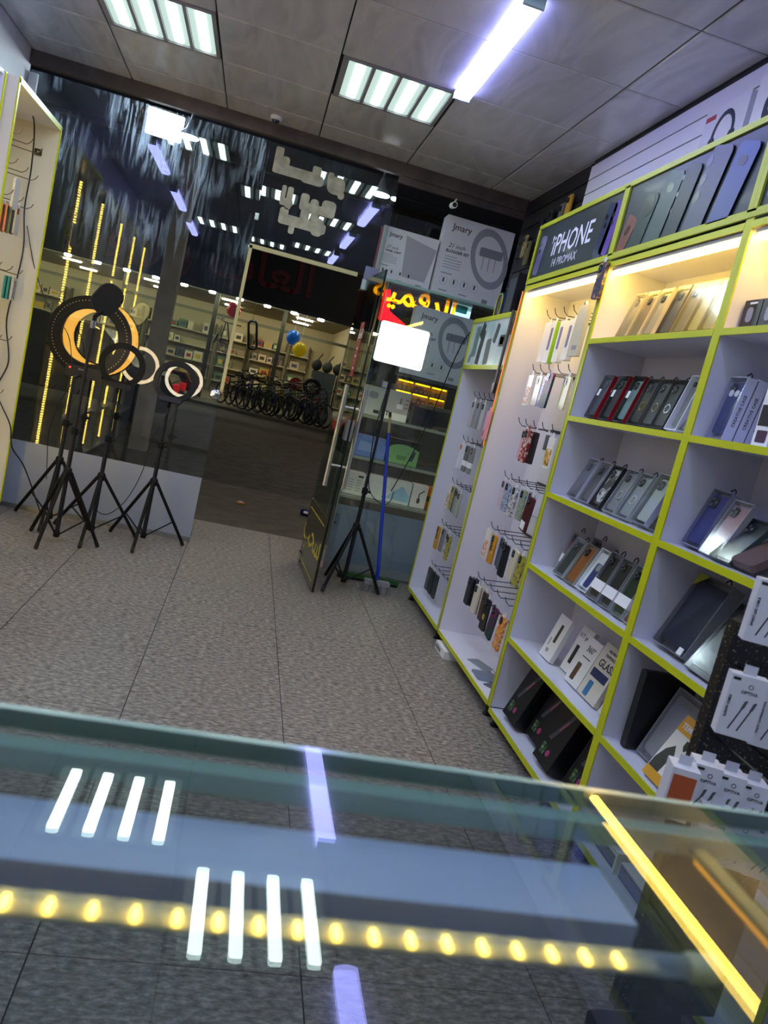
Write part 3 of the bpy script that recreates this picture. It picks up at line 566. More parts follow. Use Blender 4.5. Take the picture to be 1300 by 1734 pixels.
for q, y in enumerate((3.06, 2.945)): cbox('plain grey boxed case on the third shelf, %s of two' % ['left', 'right'][q], y, Z3, .095, .19, .03, '#b9bac6', ['#6b6b76', '#54545e'][q], '#c6c7da', 20, casew=.86)
cbox('black boxed case with white wavy lines on the third shelf', 2.835, Z3, .09, .19, .025, '#2a2c30', mk=pat('wave', ['#14161a', '#14161a', '#e8eaea', '#14161a', '#14161a'], 14, lo=.40, hi=.60), lean=20)
for q, y in enumerate((2.71, 2.60)): cbox('clear silver boxed case with an oval cutout on the third shelf, %s of two' % ['left', 'right'][q], y, Z3, .092, .19, .028, '#b3b8bb', ['#8a9094', '#9ca5a6'][q], lean=20, ring='#e4e6e6')
cbox('large shiny clear boxed case at the right of the third shelf', 2.475, Z3, .105, .20, .045, '#aab1af', '#b9c4bd', '#b7b9d2', 20)
cbox('dark boxed case squeezed against the upright on the third shelf', 2.36, Z3, .06, .17, .03, '#3a3b44', '#23242c', '#c9cade', 25)
cbox('maroon case in a tall pack with a white band on the fourth shelf', 3.10, Z4, .085, .195, .03, '#d8d6da', '#7a2733', lean=10, band=True, x=1.46); cbox('black case in a tall pack behind the silver one on the fourth shelf', 3.01, Z4, .085, .19, .03, '#b9bac0', '#1b1c20', lean=8, x=1.53)
cbox('black and silver clear boxed case on the fourth shelf', 2.985, Z4, .095, .185, .025, '#b9c4c4', '#3d4648', lean=22); cbox('tan leather boxed case on the fourth shelf', 2.87, Z4, .095, .185, .025, '#b9b2a6', '#b0692b', lean=22)
t = cbox('white box printed with a dark blue phone on the fourth shelf', 2.745, Z4, .10, .19, .035, '#dfe6ea', '#e3eaee', '#9aa9ad', 22, cut=False, casew=.98, film=False)
MB().prism(rrect(.042, .11, .01, 3, .0, .075), .0075, .0095, 1).build('printed_phone', mat('#26336e', .3), t); MB().prism(rrect(.03, .03, .008, 3, .008, .112), .0062, .0076, 1).build('printed_camera', GREYP, t)
for q, y in enumerate((2.65, 2.55)): cbox('black case with a white paper band on the fourth shelf, %s of two' % ['left', 'right'][q], y, Z4, .088, .20, .025, '#9da0a8', ['#1d1e22', '#26282d'][q], lean=18, band=True)
cbox('dark green case with a white paper band on the fourth shelf', 2.445, Z4, .09, .20, .025, '#a9b3b0', '#173a2c', lean=18, band=True); cbox('small clear pack with a red corner at the end of the fourth shelf', 2.36, Z4, .05, .12, .02, '#c9c7c4', '#b0563f', lean=25, tabs=False)
# tempered glass boxes, fifth shelf
m_bei = mat('#cfcabd', .5); m_wbx = mat('#e3e1de', .45)
def flatbox(label, y, z, w_, h_, d_, m, lean=12., x=1.43, yaw=0., name='glass_box', cat='box'):
    th = math.radians(lean); t = thing(name, label, cat, (x, y, z+d_*math.sin(th)+.0005), (-th, 0, R90+yaw), 'screen protector boxes'); MB().box((-w_/2, 0, 0), (w_/2, d_, h_)).build('body', m, t); return t
t = flatbox('white screen protector box at the left of the fifth shelf', 2.95, Z5, .115, .20, .022, m_wbx, 16); MB().prism(rrect(.022, .085, .004, 2, .008, .12), -.0012, 0, 1).build('dark_window', mat('#4a3d36', .25), t); text('5D', .022, INK, t, (-.012, -.0006, .035), (PI/2, -.0, 0)); MB().box((-.03, -.0008, .055), (-.026, 0, .09)).build('printed_bar', INK, t)
t = flatbox('white screen protector box lettered 11T pro on the fifth shelf', 2.81, Z5, .11, .205, .022, m_wbx, 16, 1.47); MB().prism(rrect(.026, .085, .004, 2, -.012, .08), -.0012, 0, 1).build('dark_window', mat('#2c2a2c', .25), t); text('11T pro', .028, INK, t, (.0, -.0006, .165), (PI/2, -PI/2*0, 0))
t = flatbox('white box lettered 360 on the fifth shelf', 2.67, Z5, .12, .20, .022, m_wbx, 18); MB().prism(rrect(.032, .075, .005, 2, -.015, .055), -.0012, 0, 1).build('dark_window', mat('#5b4638', .25), t); text('360\u00b0', .036, INK, t, (.005, -.0006, .155)); MB().box((-.03, -.0008, .118), (.035, 0, .122)).build('printed_bar', INK, t)
t = flatbox('beige tempered glass box lettered GLASS on the fifth shelf', 2.53, Z5, .15, .225, .022, m_bei, 18); text('GLASS', .042, INK, t, (.01, -.0006, .145), bold=.0006); text('PREMIUM', .017, INK, t, (.005, -.0006, .200)); text('TEMPERED', .017, INK, t, (.005, -.0006, .180))
MB().box((-.06, -.0009, .085), (.06, 0, .118)).build('printed_stripe', mat('#20305e', .35), t); MB().prism(rrect(.034, .062, .006, 2, -.02, .04), -.0012, 0, 1).build('printed_phone', mat('#3b77a8', .3), t)
t = flatbox('beige tempered glass box at the right end of the fifth shelf', 2.37, Z5, .10, .20, .022, m_bei, 22); MB().box((-.04, -.0009, .085), (.04, 0, .118)).build('printed_stripe', mat('#20305e', .35), t); MB().prism(rrect(.030, .055, .006, 2, -.01, .04), -.0012, 0, 1).build('printed_phone', mat('#3b77a8', .3), t)
# black gadget boxes, bottom shelf
for q, (y, xx, lb) in enumerate(((3.035, 1.385, 'left'), (2.85, 1.43, 'middle'), (2.645, 1.385, 'right'), (2.44, 1.43, 'farthest right'))):
    t = carton('gadget_box', 'black gadget box on the bottom shelf, %s of four' % lb, 'box', (xx, y, Z6+.075*math.sin(.35)), (.155, .075, .27), mat('#131318', .35), group='black gadget boxes'); t.rotation_euler = (-.35, 0, R90)
    MB().prism([(-.045, .10), (-.02, .10), (.05, .24), (.025, .24)], -.0012, 0, 1).build('printed_device', mat('#4b4b52', .3), t); MB().prism([(-.01, .15), (.0, .148), (.025, .20), (.018, .205)], -.002, -.0011, 1).build('printed_highlight', mat('#a85a66', .3), t)
    MB().box((-.055, -.0012, .03), (-.015, 0, .075)).build('lime_print', pat('limeprint', ['#8fae3a', '#3a5a4a', '#1b1c20'], 60, lo=.35, hi=.6), t); MB().prism(circ(.014, 12, .01, .05), -.0012, 0, 1).build('pink_dot', mat('#a33a72', .4), t)
# ------------------------------------------------------------------ nearest cabinet goods
for q, y in enumerate((2.175, 2.085, 1.99)):
    t = carton('watch_box', 'small dark watch box on the top shelf of the nearest cabinet, %s' % ['left', 'middle', 'right'][q], 'box', (1.40, y, Z1), (.085, .08, .095), mat('#1d1c2b', .3), group='watch boxes'); MB().prism(rrect(.03, .045, .012, 3, -.005, .05), -.001, 0, 1).build('printed_watch', mat('#8d8ea6', .3), t)
    MB().box((-.015, -.001, .082), (.02, 0, .088)).build('printed_name', WHITEP, t)
for q in range(5):
    t = cbox('slim lavender box lettered CREATIVE CASE, %s of the leaning stack' % ['front', 'second', 'third', 'fourth', 'rear'][q], 2.17-.004*q, Z2, .09, .20, .034, '#c9cbe2', '#3a437c', '#c6c8e4', 8, x=1.395+.0365*q, tabs=(q == 0), cut=(q == 0))
    if q == 0:
        for s in (-.014, .014): MB().prism(circ(.011, 12, s, .148), .0055, .009, 1).build('ornament', WHITEP, t)
    text('CREATIVE CASE', .0145, INK, t, (.0465, .017, .095), SPINE)
t = carton('cable_box', 'white box with a dark label at the right edge of the second shelf', 'box', (1.40, 1.955, Z2), (.07, .12, .19), WHITEP); MB().box((-.03, -.001, .06), (.03, 0, .12)).build('dark_label', mat('#1c1d26', .4), t); MB().prism(rrect(.045, .035, .004, 2, 0, .03), -.001, 0, 1).build('purple_print', mat('#4b2f4a', .4), t)
cbox('royal blue folio case in a clear box on the third shelf of the nearest cabinet', 2.15, Z3, .10, .20, .035, '#9698b4', '#323a86', lean=18, casew=.9, x=1.41)
cbox('dusty pink phone case in a clear bag on the third shelf of the nearest cabinet', 2.035, Z3, .092, .19, .022, '#a9a5b4', '#b07a8a', lean=22, x=1.40, tabs=False)
cbox('dark teal phone case in a clear bag on the third shelf of the nearest cabinet', 1.955, Z3, .10, .17, .018, '#3f5156', '#22353a', lean=38, x=1.385, tabs=False)
t = thing('wallet_case', 'brown leather wallet case lying at the right of the third shelf', 'phone case', (1.385, 1.855, Z3+.034*math.sin(.96)+.001), (-.96, 0, R90)); 
MB().prism(rrect(.10, .185, .012, 3, 0, .09), 0, .022, 1).build('cover', mat('#5d4741', .5), t); MB().box((-.047, .022, .0), (.047, .034, .18)).build('inner', mat('#26191b', .5), t)
t = flatbox('black and orange blister pack standing on the third shelf', 1.90, Z3, .09, .21, .015, mat('#1c1d20', .4), 12, 1.56, name='blister_pack', cat='package'); MB().prism(rrect(.035, .11, .015, 3, -.01, .12), -.004, 0, 1).build('blister', mat('#9fa9ad', .15), t); MB().box((.015, -.001, .0), (.045, 0, .05)).build('orange_patch', mat('#d8581c', .45), t); MB().box((.0, -.001, .18), (.04, 0, .19)).build('orange_bar', mat('#c8643a', .45), t)
t = cbox('large navy tablet folio in a clear tray box on the fourth shelf', 2.09, Z4, .18, .265, .045, '#8f9298', '#1e2540', lean=22, casew=.94, cut=False, x=1.40)
MB().prism([(-.085, .262), (-.03, .262), (-.085, .215)], -.0014, -.0006, 1).build('lime_corner', mat('#9a9c2e', .4), t); MB().box((.05, -.0012, .005), (.075, -.0006, .028)).build('sticker', WHITEP, t)
cbox('black tablet cover in a crumpled clear bag on the fourth shelf', 1.875, Z4, .19, .25, .02, '#4c4f54', '#23262a', lean=30, casew=.92, cut=False, tabs=False, x=1.39)
t = thing('tablet_sleeve', 'plain black tablet case standing edge-on on the fifth shelf', 'case', (1.40, 2.165, Z5), (0, 0, R90)); MB().prism(rrect(.035, .27, .01, 3, 0, .136), 0, .19, 1).build('shell', mat('#15161b', .45), t)
cbox('empty clear plastic tablet tray on the fifth shelf', 2.035, Z5, .19, .25, .03, '#b7b9c0', '#aeb0b8', lean=20, cut=False, tabs=False, x=1.43, casew=.9)
t = flatbox('white and yellow tempered glass box with a soldier figure on the fifth shelf', 1.925, Z5, .13, .22, .02, mat('#e4e2dc', .45), 26, 1.375); MB().box((-.065, -.001, .165), (.065, 0, .22)).build('yellow_band', mat('#d9a12a', .45), t); MB().box((-.065, -.001, 0), (.065, 0, .03)).build('yellow_band', mat('#d9a12a', .45), t)
text('TEMPERED', .024, WHITEP, t, (.005, -.0016, .187), bold=.0006); MB().prism([(-.06, .03), (-.01, .03), (-.005, .08), (.0, .10), (-.02, .125), (-.045, .10), (-.06, .06)], -.0016, 0, 1).build('printed_figure', mat('#3b3d36', .5), t); MB().prism([(.005, .158), (.03, .158), (.03, .138), (.0175, .125), (.005, .138)], -.0016, 0, 1).build('printed_shield', mat('#2f3420', .5), t)
for q, (y, cc, sz) in enumerate(((2.08, '#4b4fa0', (.16, .12, .07)), (1.90, '#6d6fc0', (.15, .12, .06)), (1.72, '#8f4a3a', (.15, .12, .07)))):
    t = carton('small_box', 'small coloured box on the bottom shelf seen through the counter, %s' % ['far', 'middle', 'near'][q], 'box', (1.39, y, Z6), sz, mat('#d5d6e4', .4)); MB().box((-.07, -.001, .012), (.07, 0, .055)).build('colour_print', mat(cc, .4), t)
for q, (y, z, cc) in enumerate(((1.62, Z5, '#c9a48c'), (1.48, Z5, '#d6b59c'), (1.60, Z4, '#bfa08c'), (1.45, Z4, '#d2c0b0'))):
    t = carton('kraft_box', 'peach cardboard box at the near end of the nearest cabinet, %s shelf, %s' % (['fifth', 'fourth'][q//2], ['far', 'near'][q % 2]), 'box', (1.40, y, z), (.12, .15, .20), mat(cc, .6)); MB().box((-.04, -.001, .10), (.04, 0, .15)).build('label', WHITEP, t)
# ------------------------------------------------------------------ lights on tripods
TB = mat('#0f1013', .55, spec=.25); TB2 = mat('#171926', .4, .2)
def tripod(t, c, feet, zc, ztop, low=.05, r=.011):
    """stand in the local frame of t (its base at c); feet are floor points"""
    c = Vector((c[0], c[1], 0)); F = [Vector((f[0], f[1], 0))-c for f in feet]
    MB().tube([(0, 0, low), (0, 0, zc+.25)], .014, 12).build('lower_pole', TB2, t, True)
    MB().tube([(0, 0, zc+.25), (0, 0, ztop)], .0095, 12).build('upper_pole', TB2, t, True)
    MB().lathe([(.024, zc-.02), (.026, zc), (.026, zc+.02), (.017, zc+.03)], 14).build('collar', TB, t, True)
    MB().lathe([(.020, zc+.235), (.022, zc+.25), (.020, zc+.275), (.012, zc+.28)], 14).build('clamp', TB, t, True)
    MB().tube([(0, 0, zc+.255), (.04, -.01, zc+.255)], .008, 8).build('clamp_knob', TB, t)
    MB().lathe([(.018, low-.01), (.020, low), (.020, low+.02), (.015, low+.03)], 12).build('lower_collar', TB, t, True)
    for f in F:
        d = f.normalized(); a = Vector((d.x*.022, d.y*.022, zc)); foot = f+Vector((0, 0, .010))
        g = MB().tube([a, foot], r, 8).build('leg', TB, t, True)
        MB().tube([foot+(a-foot).normalized()*.035, foot-Vector((0, 0, .004))], r*1.15, 8).build('rubber_foot', BLACK, g)
        mid = a.lerp(foot, .62); MB().tube([mid, (d.x*.018, d.y*.018, low+.01)], .0055, 6).build('brace', TB, t)
def ringlight(label, c, feet, zc, rc, R, ri, ztop, ecol, estr, pitch=0., yaw=0., big=False, back=TB):
    t = thing('ring_light', label, 'ring light', (c[0], c[1], 0), group='ring lights in the window'); tripod(t, c, feet, zc, ztop)
    M = Matrix.Translation((rc[0]-c[0], rc[1]-c[1], rc[2])) @ Matrix.Rotation(yaw, 4, 'Z') @ Matrix.Rotation(pitch, 4, 'X'); th = .032 if big else .018
    rb = MB().annulus(R, ri, -th/2, th/2-.002, 64, M=M).build('ring_housing', back, t, True)
    MB().annulus(R-.006, ri+.006, th/2-.002, th/2+.002, 64, M=M).build('diffuser', mat('#fff6e6', .4, emit=estr, ecol=ecol), t)
    if big:
        b = MB()
        for q in range(90):
            for rr in (R*.985, ):
                a = 2*PI*q/90; b.tube([M @ Vector((rr*math.cos(a), -th/2-.004, rr*math.sin(a))), M @ Vector((rr*math.cos(a), th/2, rr*math.sin(a)))], .0045, 5)
        tag(b.build('cooling_ribs', TB, rb), kind='stuff')
        b = MB()
        for q in range(72):
            a = 2*PI*q/72; b.ball(M @ Vector(((R-.03)*math.cos(a), -th/2, (R-.03)*math.sin(a))), .0032, 5, 4)
        tag(b.build('vent_studs', mat('#b9a98a', .3), rb), kind='stuff')
    w_ = .11 if big else .075; h_ = .075 if big else .032
    cb = MB().prism(rrect(w_*2, h_, .012, 3, 0, -R+h_*.35), -th/2-.022, -th/2+.004, 1, M).build('control_box', TB2, t)
    if big:
        MB().prism(circ(.006, 8, -.085, -R+.045), -th/2-.024, -th/2-.022, 1, M).build('power_led', mat('#ff2a1c', .4, emit=4.), cb)
        text('Jmary', .02, mat('#9a9ca2', .4), cb, tuple(M @ Vector((-.01, -th/2-.0225, -R+.045))), (PI/2+pitch, 0, yaw))
    e = M @ Vector((0, 0, -R-.004)); MB().tube([(0, 0, ztop-.01), (e.x*.5, e.y*.5, ztop+.01), e], .011, 10).build('mount', TB, t, True)
    return t
ringlight('large ring light glowing warm yellow toward the window', (-1.12, 5.31), [(-1.383, 5.493), (-1.117, 5.069), (-.87, 5.355)], .436, (-1.085, 5.40, 1.27), .262, .178, 1.0, '#ffb648', RING_WARM, .05, .06, True)
ringlight('small black ring light with its head up, second stand from the door', (-.825, 5.19), [(-1.09, 5.339), (-.562, 5.372), (-.824, 4.856)], .407, (-.823, 5.20, 1.145), .143, .105, .975, '#ffdfb4', RING_COOL, -.05, .0)
ringlight('small ring light with a grey back on the stand nearest the doorway', (-.503, 5.27), [(-.741, 5.418), (-.525, 4.973), (-.243, 5.408)], .429, (-.49, 5.28, 1.115), .142, .106, .955, '#ffe9cf', RING_COOL, -.30, -.12, back=mat('#1c1c1f', .6, spec=.2))
t = thing('paddle_light', 'flat black paddle light on the tallest stand at the window', 'light', (-.974, 4.884, 0)); tripod(t, (-.974, 4.884), [(-1.029, 4.657), (-.733, 4.948), (-1.161, 5.046)], .45, 1.36)
M = Matrix.Translation((.045, .03, 1.515)) @ Matrix.Rotation(.55, 4, 'Z') @ Matrix.Rotation(.5, 4, 'Y') @ Matrix.Rotation(.15, 4, 'X')
hd = MB().prism(rrect(.155, .195, .07, 6), -.012, .012, 1, M).build('head', mat('#0b0b0e', .55), t, True); MB().prism(rrect(.135, .175, .06, 6), .012, .014, 1, M).build('diffuser', mat('#e8dcae', .4, emit=2.2, ecol='#e6d28a'), hd)
MB().tube([(0, 0, 1.34), (.0, 0, 1.40), (.03, .01, 1.44)], .013, 10).build('swivel', TB, t, True); MB().lathe([(.018, 1.33), (.018, 1.375)], 12).build('silver_clamp', CHROME, t); MB().tube([(0, 0, 1.345), (.045, -.02, 1.335)], .006, 8).build('clamp_lever', CHROME, t)
t = thing('panel_light', 'square white LED panel light shining on a tripod by the door', 'panel light', (.88, 5.10, 0)); tripod(t, (.88, 5.10), [(.719, 4.898), (1.135, 5.074), (.783, 5.34)], .437, 1.50)
M = Matrix.Translation((.013, -.02, 1.689))
MB().prism(rrect(.335, .265, .018), 0, .022, 1, M).build('housing', mat('#d9dade', .4), t); MB().prism(rrect(.325, .255, .016), -.004, 0, 1, M).build('diffuser', mat('#ffffff', .4, emit=SOFT_PANEL, ecol='#f6f4ff'), t)
MB().tube([(0, 0, 1.46), (0, 0, 1.54), (.01, 0, 1.60)], .014, 10).build('swivel', TB, t, True); MB().box((-.05, -.02, 1.40), (-.02, .02, 1.44)).build('power_brick', GREYP, t); MB().box((-.03, -.014, 1.44), (.03, .014, 1.50)).build('clamp_block', TB, t)
# cables
def cable(label, pts, r=.0035, m=BLACK, sub=6):
    P = [Vector(p) for p in pts]; Q = []
    for i in range(len(P)-1):
        p0, p1, p2, p3 = P[max(i-1, 0)], P[i], P[i+1], P[min(i+2, len(P)-1)]
        for k in range(sub):
            u = k/sub; Q.append(.5*((2*p1)+(p2-p0)*u+(2*p0-5*p1+4*p2-p3)*u*u+(3*p1-p0-3*p2+p3)*u**3))
    Q.append(P[-1]); return tag(MB().tube(Q, r, 6).build('cable', m), label, 'cable')
cable('black cable hanging from the panel light past the cabinet shelves', [(.87, 5.11, 1.42), (.85, 5.09, 1.10), (.88, 5.08, .80), (.93, 5.12, .68), (1.06, 5.3, .60), (1.13, 5.4, .62), (1.16, 5.5, .68)])
cable('thin black wire slanting down in front of the display cabinet', [(1.40, 5.20, 1.97), (1.36, 5.40, 1.80), (1.30, 5.5, 1.3), (1.22, 5.5, .95), (1.14, 5.5, .68)], .004)
cable('black cable looping between the two small ring light stands', [(-.49, 5.26, .93), (-.56, 5.20, .72), (-.58, 5.20, .50), (-.64, 5.15, .30), (-.74, 5.15, .18), (-.83, 5.2, .20), (-.84, 5.20, .36)], .003)
cable('black cable hanging behind the large ring light stand', [(-1.12, 5.38, 1.0), (-1.20, 5.40, .80), (-1.24, 5.42, .60), (-1.22, 5.42, .40), (-1.20, 5.40, .28)], .003)
MB_ = None
# ------------------------------------------------------------------ brush and squeegee
t = thing('floor_broom', 'blue-handled floor brush with grey bristles standing by the cabinet', 'broom', (1.12, 5.14, 0))
MB().tube([(.0, 0, .09), (-.13, .19, 1.10)], .0125, 12).build('handle', mat('#1238b4', .35), t, True); MB().tube([(-.13, .19, 1.10), (-.144, .212, 1.21)], .010, 10).build('tip', mat('#a59a6e', .5), t); MB().tube([(-.144, .212, 1.21), (-.149, .218, 1.245)], .011, 10).build('end_loop', BLACK, t)
MB().prism([(-.115, 0), (.115, 0), (.085, .06), (-.085, .06)], -.03, .03, 1).build('bristles', nmat('bristles', ['#55565c', '#8b8c92'], 60, .8, (1, 1, .1)), t); MB().box((-.09, -.032, .055), (.09, .032, .085)).build('head', mat('#8d9096', .5), t)
t = thing('floor_squeegee', 'green floor squeegee lying against the cabinet', 'squeegee', (1.10, 5.38, 0)); MB().box((-.23, -.018, .018), (.23, .018, .05)).build('head', mat('#2f5a28', .5), t); MB().box((-.23, -.005, 0), (.23, .005, .02)).build('rubber_blade', BLACK, t); MB().tube([(.06, 0, .045), (.06, 0, .09)], .014, 10).build('socket', mat('#27501f', .5), t)
# ------------------------------------------------------------------ glass display cabinet in the window corner
vt = thing('display_cabinet', 'glass display cabinet with boxed goods beside the doorway', 'cabinet', (.78, 5.56, 0))
GE = mat('#86aca0', .2, coat=.4)
W = .87; D = .46
MB().box((.0, 0, .02), (W, .006, 2.135)).build('front_pane', GLASS, vt)
MB().box((0, .006, .02), (.006, D, 2.135)).build('side_pane', GLASS, vt)
b = MB().box((-.003, -.003, .02), (.002, .002, 2.135)).box((W-.004, -.002, .02), (W, .002, 2.135)).box((-.003, D-.003, .02), (.003, D+.003, 2.135)); b.build('polished_edges', GE, vt)
MB().box((-.10, -.012, 2.135), (W, D, 2.147)).build('top_pane', GLASS, vt); MB().box((-.10, -.016, 2.133), (W, -.012, 2.149)).build('top_edge', GE, vt)
MB().box((0.004, .0065, .075), (W, .009, .50)).build('frosted_panel', mat('#94a2b4', .3), vt)
MB().box((0, -.004, 0), (W, .02, .075)).build('plinth', mat('#8b918f', .35), vt); MB().box((0, -.006, .0), (W, -.003, .018)).build('plinth_trim', ALU, vt)
m_shg = mat('#aeb39c', .35); m_fill_led = mat('#fff6dc', .4, emit=4., ecol='#fff0cc')  # hidden strips added to brighten the cabinet boxes, guessed from bright shelf edges
for z in (.575, .875, 1.185):
    s = MB().box((.01, .02, z-.012), (W, D, z)).build('glass_shelf', glass('shelf_glass', '#eef5f0', .06, haze=.10), vt); MB().box((.01, .012, z-.020), (W, .02, z+.001)).build('shelf_edge', m_shg, s); MB().box((.02, .030, z-.017), (W-.02, .040, z-.012)).build('shelf_fill_led', m_fill_led, s)
for q, (x, z) in enumerate(((.016, .36), (.016, .42), (.012, .70), (.012, .74))): MB().tube([(x, -.008, z), (x, .008, z)], .008, 8).build('glass_clamp', CHROME, vt)
FR = (0, 0, 0)
def vbox(name, label, x0, x1, z0, z1, d_, m, y=5.66, rot=0., group='boxes in the display cabinet', cat='box'):
    t = thing(name, label, cat, ((x0+x1)/2, y, z0+.0005), (0, 0, rot), group); MB().box((-(x1-x0)/2, 0, 0), ((x1-x0)/2, d_, z1-z0)).build('body', m, t); return t
m_jb = mat('#cfd0da', .45); m_g1 = mat('#8d8f9c', .45); m_g2 = mat('#9fa0ac', .45)
def jmary(label, x0, x1, z0, z1, d_, y, kind, sub):
    t = vbox('ring_light_box', label, x0, x1, z0, z1, d_, m_jb, y, group='lamp cartons'); W_, H_ = x1-x0, z1-z0; s = H_/.54
    text('Jmary', .060*s, mat('#40262c', .5), t, (-W_*.26, -.0012, H_*.87), bold=.0006)
    text(sub[0], .042*s, INK, t, (-W_*.28, -.0012, H_*.64), shear=.25); text(sub[1], .027*s, INK, t, (-W_*.25, -.0012, H_*.57), bold=.0007)
    for q in range(5): MB().box((-W_*.42, -.0012, H_*(.50-.035*q)), (-W_*.42+W_*(.26 if q else .18), 0, H_*(.505-.035*q)+.002)).build('text_line', m_g1, t)
    MB().box((-W_*.42, -.0012, H_*.285), (-W_*.42+.08*s, 0, H_*.285+.008)).build('text_line', m_g1, t)
    for q in range(4):
        xx = -W_*.36+q*W_*.155; MB().annulus(.030*s, .0285*s, -.0012, 0, 20, xx, H_*.20).build('icon_circle', m_g1, t)
        MB().box((xx-.005, -.0014, H_*.18), (xx+.006, 0, H_*.235)).build('icon', INK, t)
    for q in range(2): MB().box((-W_*.40+q*W_*.3, -.0012, H_*.07), (-W_*.40+q*W_*.3+.06*s, 0, H_*.085)).build('text_line', m_g1, t)
    for q in range(7): MB().box((W_*.26+q*.006, -.0012, H_*.045), (W_*.26+q*.006+.003, 0, H_*.095)).build('barcode_bar', INK, t)
    if kind == 'ring':
        M = Matrix.Translation((W_*.22, 0, H_*.60)) @ Matrix.Rotation(-.35, 4, 'Y') @ Matrix.Diagonal((.66, 1, 1, 1)); MB().annulus(.205*s, .155*s, -.0016, 0, 40, M=M).build('printed_ring', m_g1, t)
        for q in range(3): MB().tube([(W_*(.14+.09*q), -.0008, H_*.45), (W_*(.13+.09*q), -.0008, H_*.66)], .004*s, 5, M=Matrix.Diagonal((1, .2, 1, 1))).build('printed_phone_stand', m_g2, t)
        MB().prism(rrect(.17*s, .06*s, .012, 3, W_*.23, H_*.67), -.0012, 0, 1).build('printed_phones', mat('#7c7d88', .5), t)
    else: MB().prism([(-W_*.08, H_*.92), (W_*.49, H_*.80), (W_*.40, H_*.17), (-W_*.02, H_*.17)], -.0014, 0, 1).build('printed_panel', m_g2, t)
    return t
t = jmary('white carton lettered 27 inch panel light on top of the display cabinet', .68, 1.10, 2.148, 2.53, .14, 5.72, 'panel', ('27 inch', 'PANEL LIGHT'))
MB().box((-.2105, 0, 0), (-.2095, .14, .38)).build('red_side', mat('#8e2a44', .5), t)
jmary('largest white carton lettered 21 inch blogger set on top of the display cabinet', 1.112, 1.66-.03, 2.148, 2.715, .14, 5.68, 'ring', ('21 inch', 'BLOGGER SET'))
jmary('white carton lettered 21 inch blogger set inside the display cabinet', 1.045, 1.52, 1.545, 2.045, .12, 5.70, 'ring', ('21 inch', 'BLOGGER SET'))
MB().box((.28, .10, 1.525), (W, .40, 1.535)).build('glass_shelf', glass('shelf_glass', '#eef5f0', .06, haze=.10), vt)
t = vbox('gadget_carton', 'white carton at the left of the upper cabinet shelf', .80, .955, 1.186, 1.40, .12, mat('#c2c2c6', .45)); MB().prism(rrect(.07, .05, .02, 3, 0, .15), -.001, 0, 1).build('printed_item', m_g1, t); MB().box((.02, -.001, .02), (.065, 0, .045)).build('barcode', INK, t)
t = vbox('router_carton', 'grey white carton lettered T with a small white device printed', .97, 1.155, 1.186, 1.405, .12, mat('#b7b5ba', .45)); text('T', .045, INK, t, (-.06, -.001, .04), bold=.002); MB().box((-.0925, -.0008, 0), (.0925, 0, .055)).build('white_band', WHITEP, t); MB().box((-.0, -.001, .09), (.045, 0, .125)).build('printed_device', WHITEP, t); MB().box((.02, -.001, .125), (.026, 0, .17)).build('printed_antenna', INK, t)
for q in range(3): MB().box((.06, -.001, .10+.03*q), (.085, 0, .11+.03*q)).build('text_line', mat('#a8646c', .5), t)
t = vbox('black_carton', 'black box at the right of the upper cabinet shelf', 1.20, 1.365, 1.186, 1.325, .12, mat('#0d0e1c', .35)); MB().box((-.06, -.001, .02), (.06, 0, .115)).build('printed_pattern', pat('constellation', ['#0d0e1c', '#141631', '#3b4068'], 30, lo=.45, hi=.75), t)
t = vbox('blue_carton', 'blue carton on the middle cabinet shelf', .825, 1.06, .876, 1.03, .14, mat('#5b79c4', .45)); MB().box((-.09, -.001, .04), (.02, 0, .11)).build('pale_print', mat('#7d96d4', .45), t)
t = vbox('green_carton', 'green and black carton with a printed gadget on the middle cabinet shelf', 1.07, 1.315, .876, 1.06, .12, mat('#17191b', .4)); P = [(-.1225, 0), (.1225, 0), (.1225, .12)]+[(.1225-.245*q/8, .12+.03*math.sin(PI*q/8)) for q in range(1, 8)]+[(-.1225, .10)]; MB().prism(P, -.001, 0, 1).build('green_print', mat('#6f9f6a', .45), t)
MB().box((-.04, -.002, .03), (.03, 0, .065)).build('dark_print', mat('#4f7c4e', .45), t); MB().prism([(.06, .035), (.085, .04), (.10, .11), (.075, .115)], -.002, 0, 1).build('printed_gadget', mat('#2a3450', .4), t)
t = vbox('white_carton', 'white carton with text lines at the left of the lowest cabinet shelf', .81, .96, .576, .745, .13, mat('#c6c7c9', .45)); [MB().box((-.05+.06*(q % 2), -.001, .03+.02*(q//2)), (-.01+.06*(q % 2), 0, .036+.02*(q//2))).build('text_line', m_g1, t) for q in range(10)]; MB().box((.02, -.001, .135), (.06, 0, .15)).build('barcode', INK, t)
t = vbox('wide_carton', 'wide white carton with a blue wave print on the lowest cabinet shelf', .985, 1.325, .576, .75, .13, mat('#ccd2d8', .45)); MB().prism([(-.02, .03), (.16, .02), (.165, .07), (.10, .14), (.04, .09)], -.001, 0, 1).build('blue_wave', mat('#8fb6d8', .45), t); MB().tube([(-.05, -.001, .03), (.06, -.001, .035), (.15, -.001, .06)], .004, 5, M=Matrix.Diagonal((1, .2, 1, 1))).build('blue_line', mat('#5b92c8', .45), t)
t = vbox('headset_carton', 'white carton with a printed black headset on the lowest cabinet shelf', 1.335, 1.455, .576, .755, .10, mat('#cbc9cc', .45)); MB().tube([(.0, -.001, .055), (.0, -.001, .11), (.035, -.001, .14)], .0045, 6, M=Matrix.Diagonal((1, .2, 1, 1))).build('printed_headband', INK, t); MB().prism(rrect(.024, .04, .01, 3, .0, .055), -.0012, 0, 1).build('printed_ear_cup', INK, t)
